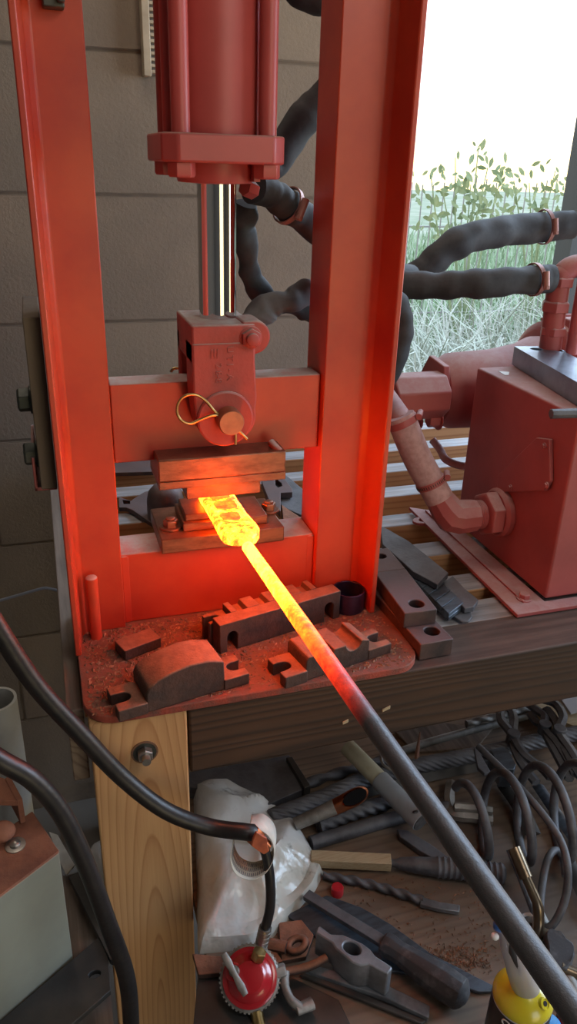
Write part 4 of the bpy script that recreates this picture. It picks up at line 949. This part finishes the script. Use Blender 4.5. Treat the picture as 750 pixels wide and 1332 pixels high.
# shavings
R = random.Random(8); m = MB()
for _ in range(900):
    px, py = (R.gauss(592, 26), R.gauss(1246, 10)) if R.random() < .55 else (R.uniform(440, 640), R.uniform(1140, 1270))
    c_ = PZ(px, py, ZS+.001); a = R.uniform(0, 6.3); s_ = R.uniform(.0006, .0022); u = V((cos(a), sin(a), .2))*s_*1.6; w2 = V((-sin(a), cos(a), 0))*s_*.6
    vv = [m.b.verts.new(q) for q in (c_-u, c_-w2, c_+u, c_+w2)]; tp = m.b.verts.new(c_+Z_*s_)
    for k in range(4): m.b.faces.new((vv[k], vv[(k+1) % 4], tp))
o = m.out('wood_shavings', 'shavings'); o['kind'] = 'stuff'; tag(o, 'scattered shavings and grit on the shelf left of the yellow bottle', 'shavings')
# coil spring
cen0, cen1 = PZ(600, 1064, ZS+.068), PZ(800, 1050, ZS+.088)
n = 4.0; N_ = 200; m = MB(); ax = (cen1-cen0).normalized(); uu = ax.cross(Z_).normalized(); vv_ = uu.cross(ax)
pts = []
for k in range(N_+1):
    t = k/N_; a = -2*pi*n*t+pi*.9; r = .056+.022*min(1, t*2.6)
    pts.append(cen0.lerp(cen1, t)+uu*(r*cos(a))*1.0+V((0, 0, 1))*(r*sin(a)))
tag(m.tube(pts, .0078, 14).out('coil_spring', 'scale_steel', smooth=80), 'big open coil spring lying on its side at the right of the shelf', 'spring')
# long hooked rod over the spring
tag(MB().tube(smoothpath([PZ(*p, z) for p, z in (((622, 971), ZS+.13), ((662, 1010), ZS+.135), ((700, 1052), ZS+.135), ((728, 1092), ZS+.12), ((738, 1130), ZS+.10), ((735, 1168), ZS+.06), ((722, 1198), ZS+.03), ((710, 1206), ZS+.018), ((702, 1190), ZS+.02), ((705, 1150), ZS+.04), ((712, 1118), ZS+.05), ((722, 1106), ZS+.05), ((732, 1116), ZS+.04), ((735, 1140), ZS+.03))], 8), .0062, 12).out('hooked_rod', 'scale_steel', smooth=80), 'slim steel rod ending in a hooked loop, laid over the coil spring', 'rod')
# tongs
def tongs(label, jaw, piv, r1, r2, z, mt='scale_steel'):
    t = thing('tongs', label, 'tongs', V((PZ(*piv, z).x, PZ(*piv, z).y, ZS)), 'blacksmith tongs at the back of the shelf')
    p = PZ(*piv, z); zz = lambda L, dz: [PZ(x, y, z+dz) for x, y in L]
    MB().tube(smoothpath(zz(jaw[0], .004)+[p]+zz(r1, .002), 6), .0098, 6, flat=.7).out('rein', mt, t, smooth=20)
    MB().tube(smoothpath(zz(jaw[1], -.004)+[p-Z_*.01]+zz(r2, -.004), 6), .0098, 6, flat=.7).out('rein', mt, t, smooth=20)
    MB().lathe(p-Z_*.014, Z_, [(.013, 0), (.013, .022), (.0125, .025), (0, .0255)], 12).out('rivet', mt, t, bevel=.001)
tongs('left pair of blacksmith tongs with a big round rivet', ([(650, 925), (652, 938), (660, 948)], [(664, 922), (668, 936), (667, 948)]), (667, 958), [(680, 980), (705, 1000), (716, 1012)], [(674, 985), (686, 1004), (697, 1018)], ZS+.060)
tongs('middle pair of blacksmith tongs with slim dark reins', ([(684, 914), (698, 924), (708, 932)], [(690, 928), (696, 938), (702, 942)]), (708, 946), [(724, 966), (738, 988), (748, 1008)], [(716, 968), (728, 990), (740, 1014)], ZS+.075)
tongs('right pair of blacksmith tongs with a bowed jaw near the photo edge', ([(704, 910), (722, 916), (732, 932)], [(710, 922), (718, 932), (724, 942)]), (727, 952), [(742, 976), (755, 996), (775, 1020)], [(736, 978), (748, 1000), (764, 1024)], ZS+.085)
# square hammer head, pointed tool, bracket
flat('square_punch', [(637, 975), (652, 971), (661, 975), (671, 994), (668, 1001), (652, 1000)], ZS+.075, .045, 'blue_steel', 'blue-grey square punch head between the hooked rod and the left tongs', 'punch')
flat('pointed_scrap', [(616, 972), (621, 974), (634, 997), (638, 1004), (630, 1006), (621, 998)], ZS+.08, .008, 'scale_steel', 'thin pointed steel scrap beside the end of the hooked rod', 'scrap')
m = MB(); m.tube(smoothpath([PZ(587, 1018, ZS+.02), PZ(584, 1038, ZS+.018), PZ(588, 1058, ZS+.015), PZ(612, 1062, ZS+.016), PZ(640, 1066, ZS+.014)], 5), .0105, 6); m.tube(smoothpath([PZ(590, 1050, ZS+.03), PZ(612, 1051, ZS+.03), PZ(640, 1055, ZS+.03)], 4), .008, 6)
tag(m.out('bent_bracket', 'dirty_galv', rough=.002, rscale=60), 'lumpy bent grey bracket inside the first turns of the spring', 'bracket')
rodt('flat_bar', [(699, 1022), (722, 1056), (750, 1096)], .012, 'blue_steel', 'flat bar showing through the middle of the coil spring', 'bar', seg=4, flat=.5, z=ZS+.012)
rodt('flat_bar', [(655, 1020), (676, 1050), (692, 1085)], .016, 'black_plate', 'dark flat bar behind the left turns of the coil spring', 'bar', seg=4, flat=.5, z=ZS+.012)
rodt('flat_bar', [(735, 1110), (752, 1150), (770, 1190)], .012, 'black_plate', 'dark flat bar at the right photo edge below the spring', 'bar', seg=4, flat=.5, z=ZS+.012)
flat('timber_offcut', [(676, 905), (730, 898), (790, 930), (790, 960), (735, 940)], ZS+.035, .033, 'pale_wood', 'pale timber offcut at the far right end of the shelf', 'offcut')
flat('timber_offcut', [(512, 950), (562, 938), (640, 948), (620, 972), (540, 978)], ZS+.006, .005, 'side_wood', 'thin brown board under the pale rods at the back of the shelf', 'offcut')
flat('blue_sheet', [(726, 905), (760, 896), (790, 915), (742, 928)], ZS+.045, .004, 'bottle_white', 'pale bluish corrugated sheet corner at the right end of the shelf', 'sheet')
rodt('bent_wire', [(498, 974), (496, 990), (505, 1000), (520, 1004)], .003, 'dirty_galv', 'thin bent wire behind the hot rod under the beam', 'wire', z=ZS+.05, seg=8)
tag(MB().tube([PZ(540, 1000, ZS+.03), PZ(543, 975, ZS+.05), PZ(546, 952, ZS+.075)], [.0055, .0045, .0012], 6).out('square_spike', 'rust_steel'), 'upright rusty square spike just right of the hot rod under the beam', 'spike')
# bronze torch tube with bright rod
tt_ = thing('torch_tube', 'bent bronze torch tube with a shiny stem standing by the yellow bottle', 'torch tip', PZ(698, 1222, ZS))
MB().pipe(PZ(668, 1103, ZS+.11), PZ(684, 1142, ZS+.085), .0108, .0065, 24).out('bronze_nozzle', 'bronze_tube', tt_)
MB().tube(smoothpath([PZ(683, 1140, ZS+.087), PZ(692, 1160, ZS+.07), PZ(699, 1178, ZS+.055), PZ(700, 1200, ZS+.03), PZ(697, 1221, ZS+.010)], 6), [.0075]*6+[.008]*6+[.0085]*6+[.009]*7, 18).out('stem', 'bronze_tube', tt_)
rodt('steel_rod', [(662, 1105), (680, 1150), (696, 1192)], .0058, 'blue_steel', 'blue-grey steel rod leaning along the left of the bronze torch tube', z=[ZS+.07, ZS+.04, ZS+.012])
rodt('long_rod', [(700, 1190), (728, 1250), (775, 1350)], .0105, 'dirty_galv', 'grey rod behind the handle rod at the lower right corner', z=ZS+.012)
q = PZ(690, 1212, ZS); m = MB(); m.pipe(q, q+Z_*.016, .022, .016, 28); tag(m.out('tape_roll', 'white_print'), 'small white tape ring partly hidden by the handle rod', 'tape')
flat('rubber_lump', [(708, 1212), (722, 1208), (745, 1226), (748, 1240), (738, 1262), (722, 1258), (712, 1240)], ZS+.03, .028, 'black_plastic', 'black rubber lump at the right edge of the shelf', 'rubber', rough=.003, sub_=2, bev=.003)
a = PZ(729, 1259, ZS+.022); tag(MB().pipe(a, a+V((.05, -.035, -.012)), .0085, .0055, 20).out('brass_tube', 'bronze_tube'), 'open end of a small brass tube below the black rubber lump', 'tube')
# yellow topped bottle
zb2 = ZS+.13; bc = PZ(679, 1297, zb2); r = .0375
bt = thing('glue_bottle', 'white bottle with glossy yellow dome and milky nozzle at the lower right', 'bottle', V((bc.x, bc.y, ZS)))
MB().lathe(V((bc.x, bc.y, ZS)), Z_, [(r*.95, 0), (r, .004), (r, zb2-ZS+.002)], 44).out('bottle_body', 'bottle_white', bt)
MB().lathe(V((bc.x, bc.y, ZS)), Z_, [(r*1.006, .02), (r*1.012, .021), (r*1.012, zb2-ZS-.003), (r*1.006, zb2-ZS-.002)], 44).out('black_label', 'label_black', bt)
MB().lathe(V((bc.x, bc.y, zb2-.022)), Z_, [(r*1.01, .023), (r*1.02, .025), (r*1.0, .030), (r*.90, .037), (r*.72, .043), (r*.48, .050), (r*.2, .054), (0, .0545)], 48).out('yellow_dome', 'yellow_paint', bt)
tp = PY(655, 1203, bc.y-.0); nb_ = V((bc.x+.004, bc.y-.002, zb2+.012)); dn = (tp-nb_)
m = MB(); m.tube([nb_-dn*.12, nb_+dn*.05, nb_+dn*.35, nb_+dn*.7, nb_+dn*.93, tp], [.0175, .0178, .0165, .0135, .0095, .0075], 30); m.out('milky_nozzle', 'translucent_plastic', bt)
sd_ = dn.cross(FW).normalized(); fr_ = sd_.cross(dn).normalized(); fr_ = fr_ if fr_.dot(CAM-bc) > 0 else -fr_
MB().tube([nb_+dn*.45+fr_*.0125+sd_*.003, nb_+dn*.75+fr_*.0095+sd_*.002, nb_+dn*.92+fr_*.006], [.002, .005, .0028], 12).out('nozzle_slot', 'label_black', bt)
MB().ball(tp+V((-.006, 0, .002)), .009, (.9, .8, 1.1)).out('blue_tip', 'blue_cap', bt)
MB().ball(tp+V((-.013, -.004, -.010)), .005, (1, 1, .8), 10).out('white_tip', 'white_print', bt)
bd = PZ(698, 1303, zb2+.010); nn = (bd-V((bc.x, bc.y, zb2-.02))).normalized()
nn = V((.30, -.75, .80)).normalized(); bd = V((bc.x+.30*r*.96, bc.y-.75*r*.96, zb2+.0225))
m = MB(); m.lathe(bd-nn*.004, nn, [(.0075, 0), (.0075, .0055), (.0058, .006), (.0055, .0045), (0, .0045)], 24); m.out('vent_ring', 'yellow_paint', bt)
MB().lathe(bd-nn*.004, nn, [(.0032, .0044), (.0030, .0052), (0, .0052)], 16).out('vent_hole', 'label_black', bt)  # black disc; the shade of a small hole put into its colour
# white letters wrapped on the label
ang = math.atan2(CAM.y-bc.y, CAM.x-bc.x)-.30
for i, chh in enumerate('OT'):
    a = ang+i*.36; nrm_ = V((cos(a), sin(a), 0)); tx = V((-sin(a), cos(a), 0))
    Rm = Matrix(((tx.x, 0, nrm_.x), (tx.y, 0, nrm_.y), (0, 1, 0)))
    letters(chh, V((bc.x, bc.y, zb2-.0115))+nrm_*r*1.013, .0165, Rm, .0004, 'white_print', bt, 'label_letter', bt['_base'])
q = PZ(712, 1338, ZS+.08); tag(MB().lathe(V((q.x, q.y, ZS)), Z_, [(.018, 0), (.018, .065), (.017, .07), (.0165, .088), (.012, .094), (0, .095)], 30).out('blue_capped_tube', 'sky_blue_cap'), 'small bright blue capped tube at the bottom edge beside the yellow bottle', 'tube')
q = PZ(736, 1322, ZS+.08); t = thing('marker_pen', 'black pen with a red tip at the bottom right corner', 'pen', V((q.x, q.y, ZS)))
MB().cyl(V((q.x, q.y, ZS)), V((q.x, q.y, ZS+.075)), .012).out('pen_body', 'label_black', t, bevel=.001)
MB().lathe(V((q.x, q.y, ZS+.0752)), Z_, [(.0105, 0), (.0105, .010), (.006, .016), (0, .017)], 20).out('pen_tip', 'cap_red', t)
# ================================================================== LEFT FOREGROUND
# grey metal box
zt = -.185; zb_ = -.4235
A, Bk, Lf = PZ(77, 1107, zt), PZ(42, 1055, zt), PZ(0, 1165, zt)
e1 = (Lf-A); e2 = (Bk-A)
A2 = V((PZ(105, 1240, zb_).x, PZ(105, 1240, zb_).y, 0))
bx = thing('metal_box', 'grey sheet metal box with rust-dusted lid on the low bench at the left edge', 'box', V((A.x-.1, A.y, zb_)))
MB().plate([V((p.x, p.y, zb_)) for p in (A, A+e2, A+e2+e1*2.4, A+e1*2.4)], (0, 0, zt-zb_-.003)).out('box_body', 'box_grey', bx, bevel=.002)
MB().plate([V((p.x, p.y, zt-.0028)) for p in (A, A+e2, A+e2+e1*2.4, A+e1*2.4)], (0, 0, .003)).out('lid', 'rust_top', bx, bevel=.0012)
q = PZ(20, 1100, zt); m = MB(); m.lathe(V((q.x, q.y, zt+.0003)), Z_, [(.014, 0), (.014, .0015), (.011, .002)], 24); m.lathe(V((q.x, q.y, zt+.002)), Z_, [(.0075, 0), (.0075, .003), (.005, .0055), (0, .0062)], 20); m.out('lid_screw', 'galv', bx)
q = PZ(2, 1082, zt+.012); MB().ball(q, .016, (1.2, 1, .9)).out('knob', 'rust_top', bx)
br = MB(); P = [PZ(x, y, zt+.045) for x, y in ((-40, 1040), (22, 1042), (6, 1012), (-40, 1000))]
br.plate(P, (0, 0, -.010)); P2 = PZ(22, 1042, zt+.045); P3 = PZ(6, 1012, zt+.045)
br.plate([P2, P3, P3+(P2-P3).cross(Z_).normalized()*-.008, P2+(P2-P3).cross(Z_).normalized()*-.008], (0, 0, -.0445))
tag(br.out('rusty_bracket', 'rust_top', bevel=.0012), 'rust-covered folded bracket standing on the grey box lid at the left edge', 'bracket')
# black plates on the low bench
m = MB(); z = -.400
P = [PZ(x, y, z) for x, y in ((-40, 1362), (137.5, 1211), (144, 1288), (60, 1362))]; hc = PZ(123, 1267, z)
m.plate(P, (0, 0, -.010), [[V((hc.x+.009*cos(2*pi*k/16), hc.y+.006*sin(2*pi*k/16), z)) for k in range(16)]])
tag(m.out('drilled_plate', 'black_plate', bevel=.001), 'black steel plate with one small hole leaning below the grey box', 'plate', )
P = [PZ(x, y, -.395) for x, y in ((89, 1140), (104, 1132), (148, 1226), (150, 1250), (143, 1248))]
m = MB().plate(P, (0, 0, -.012)); tag(m.out('black_strip', 'black_plate', bevel=.001), 'narrow black steel strip under the left hose beside the pine post', 'strip')
P = [PZ(x, y, -.405) for x, y in ((64, 1082), (75, 1086), (97, 1125), (86, 1138), (78, 1120))]
tag(MB().plate(P, (0, 0, -.003)).out('paper_scrap', 'paper'), 'curled pale paper scrap behind the grey box', 'paper')
c = PY(6, 925, 1.2); r = .036
pp = MB().pipe(V((c.x-.012, 1.2, PY(5, 908, 1.2).z)), V((c.x-.012, 1.2, FLOOR+.002)), r, r*.86, 40)
tag(pp.out('plastic_pipe', 'white_pvc'), 'upright white plastic pipe with open top against the dark wall at left', 'pipe')
# black supply hoses
def hose(label, pts, r, mt='rough_rubber', parent=None, nm='gas_hose'):
    p = smoothpath(pts, 10); o = MB().tube(p, r, 20).out(nm, mt, parent)
    return tag(o, label, 'hose') if parent is None else o
hose('black rubber hose curving down past the grey box to the foot of the pine post', [PY(-40, 962, .74), PY(0, 989, .74), (PY(42, 1014, .74)), PY(80, 1058, .74), PY(112, 1125, .735), PY(140, 1200, .73), PY(163, 1265, .73), PY(170, 1320, .73), PY(172, 1400, .73)], .0118)
gh = thing('gas_hose', 'long black gas hose crossing in front of the pine post down to the regulator', 'hose', PY(330, 1083, .76))
hose('', [PY(-40, 752, .80), PY(0, 822, .80), PY(48, 893, .80), PY(105, 955, .80), PY(160, 1012, .80), PY(215, 1054, .79), PY(270, 1075, .78), PY(318, 1082, .76), PY(329, 1083, .76)], .0115, parent=gh, nm='upper_hose')
hose('', [PY(338, 1094, .755), PY(346, 1112, .75), PY(351, 1145, .74), PY(351, 1180, .735), PY(343, 1214, .73)], .0072, 'black_rubber', parent=gh, nm='lower_hose')
a, b = PY(345, 1206, .731), PY(339, 1232, .728)
m = MB(); m.cyl(a, b, .0092, seg=20); 
for k in range(4): m.cyl(a.lerp(b, .15+k*.22), a.lerp(b, .22+k*.22), .0098, seg=20)
m.out('crimped_ferrule', 'galv', gh)
# copper-coloured coupling and curled printed tag
m = MB(); a, b = PY(326, 1083, .76), PY(346, 1102, .755)
m.hexa(a, b-a, .0135, .018); m.cyl(a+(b-a)*.5, b, .010); m.out('coupling', 'copper', gh, bevel=.0008)
def ribbon(path, w, wdir, mt, nm, parent, th=.0006):
    m = MB(); wdir = V(wdir).normalized(); p = smoothpath(path, 7); top = [m.b.verts.new(q+wdir*w*.5) for q in p]; bot = [m.b.verts.new(q-wdir*w*.5) for q in p]
    for k in range(len(p)-1): m.b.faces.new((top[k], top[k+1], bot[k+1], bot[k]))
    o = m.out(nm, mt, parent); md = o.modifiers.new('thick', 'SOLIDIFY'); md.thickness = th; return o, p
cA = PY(330, 1098, .765)
ring = [cA+V((cos(a)*.031, sin(a)*.012, sin(a)*.034-.004)) for a in [radians(x) for x in (95, 60, 20, -20, -60, -100, -140, -175, -205)]]
tg, p_ = ribbon(ring, .040, (.35, .9, -.25), 'paper', 'warning_tag', gh)
m = MB(); wd_ = V((.35, .9, -.25)).normalized()
for k in range(3, len(p_)-2, 1):
    q = p_[k]; out_ = (q-cA); out_ -= wd_*out_.dot(wd_); out_.normalize(); t_ = (p_[k+1]-p_[k-1]).normalized()
    for s_ in (-.011, 0.0, .011):
        for sg in (.0007, -.0007): m.obox(q+wd_*s_+out_*sg, t_, wd_, out_, .0012, .0075, .0002)
o = m.out('tag_print', 'cable_grey', gh); sub(o, tg); o['kind'] = 'stuff'
P = [PY(x, y, .735) for x, y in ((333, 1082), (347, 1092), (350, 1108), (342, 1112), (327, 1100))]
MB().plate(P, (0, .004, 0)).out('orange_label', 'orange_print', gh, bevel=.001, sub=1, rough=.003, rscale=60)

# gas regulator
RC = PZ(325, 1272, -.365)
rg = thing('gas_regulator', 'round red gas regulator with cast grey rim on the end of the black hose', 'regulator', V((RC.x, RC.y, -.40)))
nr = (CAM-RC).normalized(); nr = (nr+V((-.12, -.1, .25))).normalized()
m = MB(); m.lathe(RC-nr*.012, nr, [(.036, 0), (.0415, .006), (.0425, .010), (.0425, .016), (.040, .018)], 48); rim = m.out('cast_rim', 'dirty_galv', rg)
m = MB()
for k in range(44):
    a = 2*pi*k/44; u = nr.orthogonal().normalized(); v_ = nr.cross(u); q = u*cos(a)+v_*sin(a); m.obox(RC+nr*.001+q*.0425, q, nr, q.cross(nr), .003, .008, .0028)
o = m.out('crimp_ribs', 'dirty_galv', rg); o['kind'] = 'stuff'; sub(o, rim)
MB().lathe(RC+nr*.0055, nr, [(.039, 0), (.0385, .004), (.034, .0062), (.032, .0062), (.031, .008), (.025, .0115), (.022, .014), (.020, .0165), (.010, .018), (0, .0182)], 56).out('red_cap', 'reg_red', rg)
u = V((1, 0, 0)); u = (u-nr*u.dot(nr)).normalized(); v_ = nr.cross(u)
hub = RC+nr*.014+u*-.006+v_*.014
MB().lathe(RC+nr*.008-u*.020+v_*.012, nr, [(.014, 0), (.012, .012), (.0095, .013)], 28).out('bonnet', 'reg_red', rg)
MB().lathe(RC+nr*.020-u*.018+v_*.012, nr, [(.0075, 0), (.0075, .010), (.006, .012)], 20).out('valve_stem', 'galv', rg)
a_, b_ = RC+nr*.034-u*.028+v_*.036, RC+nr*.034-u*.008-v_*.020
m = MB(); dd = (b_-a_).normalized(); m.tube([a_, a_+dd*.012, a_.lerp(b_, .5), b_-dd*.012, b_], [.0045, .0056, .0036, .0056, .004], 12, flat=.55, up=nr); m.out('wing_handle', 'dirty_galv', rg)
m = MB().obox(RC+nr*.0205+u*.004-v_*.004, (u-v_*.8), (u*.8+v_), nr, .026, .010, .0006); m.out('label', 'orange_print', rg)
m = MB().obox(RC+nr*.0210+u*.010-v_*.010, (u-v_*.8), (u*.8+v_), nr, .009, .009, .0006); m.out('label_square', 'white_print', rg)
qa = PY(338, 1237, RC.y+.008); MB().hexa(qa, (RC-qa), .0105, .014).out('inlet_nut', 'brass', rg, bevel=.0006)
o1 = RC-nr*.004+u*.042-v_*.004; o2 = PZ(378, 1300, -.375); o3 = PZ(392, 1312, -.380)
MB().hexa(o1-u*.006, u, .0115, .016).out('outlet_nut', 'dirty_galv', rg, bevel=.0006)
MB().tube(smoothpath([o1+u*.008, o1.lerp(o2, .5)+v_*.002, o2, o3], 5), [.007]*6+[.006]*5+[.0065]*5, 14).out('outlet_arm', 'dirty_galv', rg)
MB().tube([o3-V((.008, 0, 0)), o3+V((.018, .003, .0))], [.0085, .0095], 10, flat=.7).out('outlet_lug', 'dirty_galv', rg, bevel=.001)
MB().cyl(RC-v_*.040-nr*.002, RC-v_*.062-nr*.006, .009).out('lower_spigot', 'brass', rg)

# crumpled white bags
def bag(name, px, z0, h, label, seed, n=26, rings=16):
    m = MB(); P = [PZ(x, y, z0) for x, y in px]; c = sum(P, V((0, 0, 0)))/len(P); cl = P+[P[0]]
    ol = []; per = sum((cl[i+1]-cl[i]).length for i in range(len(P)))
    N_ = n*4
    for k in range(N_):
        t = per*k/N_; i = 0
        while t > (cl[i+1]-cl[i]).length: t -= (cl[i+1]-cl[i]).length; i += 1
        ol.append(cl[i]+(cl[i+1]-cl[i]).normalized()*t)
    R_ = []; 
    for j in range(rings):
        s = 1-j/rings; hh = h*(1-s**2.6)**.55; ring = []
        for q in ol:
            p = c+(q-c)*s; nz = abs(noise.noise(p*11+V((seed, 0, 0))))*-1.3+abs(noise.noise(p*24+V((0, seed, 0))))*-.22+noise.noise(p*7+V((seed, 2, 0)))*.8
            ring.append(m.b.verts.new(p+Z_*(hh+nz*h*.36*min(1, (1-s)*5))))
        R_.append(ring)
    for A_, B_ in zip(R_, R_[1:]):
        for k in range(N_): m.b.faces.new((A_[k], A_[(k+1) % N_], B_[(k+1) % N_], B_[k]))
    top = m.b.verts.new(c+Z_*h)
    for k in range(N_): m.b.faces.new((R_[-1][k], R_[-1][(k+1) % N_], top))
    bt = [m.b.verts.new(q-Z_*.002) for q in ol]
    for k in range(N_): m.b.faces.new((R_[0][(k+1) % N_], R_[0][k], bt[k], bt[(k+1) % N_]))
    m.b.faces.new(bt)
    return tag(m.out(name, 'bag', smooth=30), label, 'bag')
bag('plastic_bag', [(251, 1028), (265, 1021), (292, 1020), (322, 1033), (352, 1050), (378, 1066), (398, 1096), (421, 1136), (410, 1158), (385, 1186), (352, 1222), (325, 1234), (290, 1238), (257, 1240), (256, 1150)], -.4005, .068, 'crumpled dirty white plastic bag on the shelf right of the pine post', 3.1)
bag('plastic_bag', [(112, 1120), (120, 1104), (136, 1096), (152, 1100), (160, 1150), (150, 1172), (132, 1160), (122, 1140)], -.415, .03, 'small pale plastic bag corner showing left of the pine post', 7.7, n=10, rings=8)
for o in bpy.data.objects:
    if '_base' in o: del o['_base']
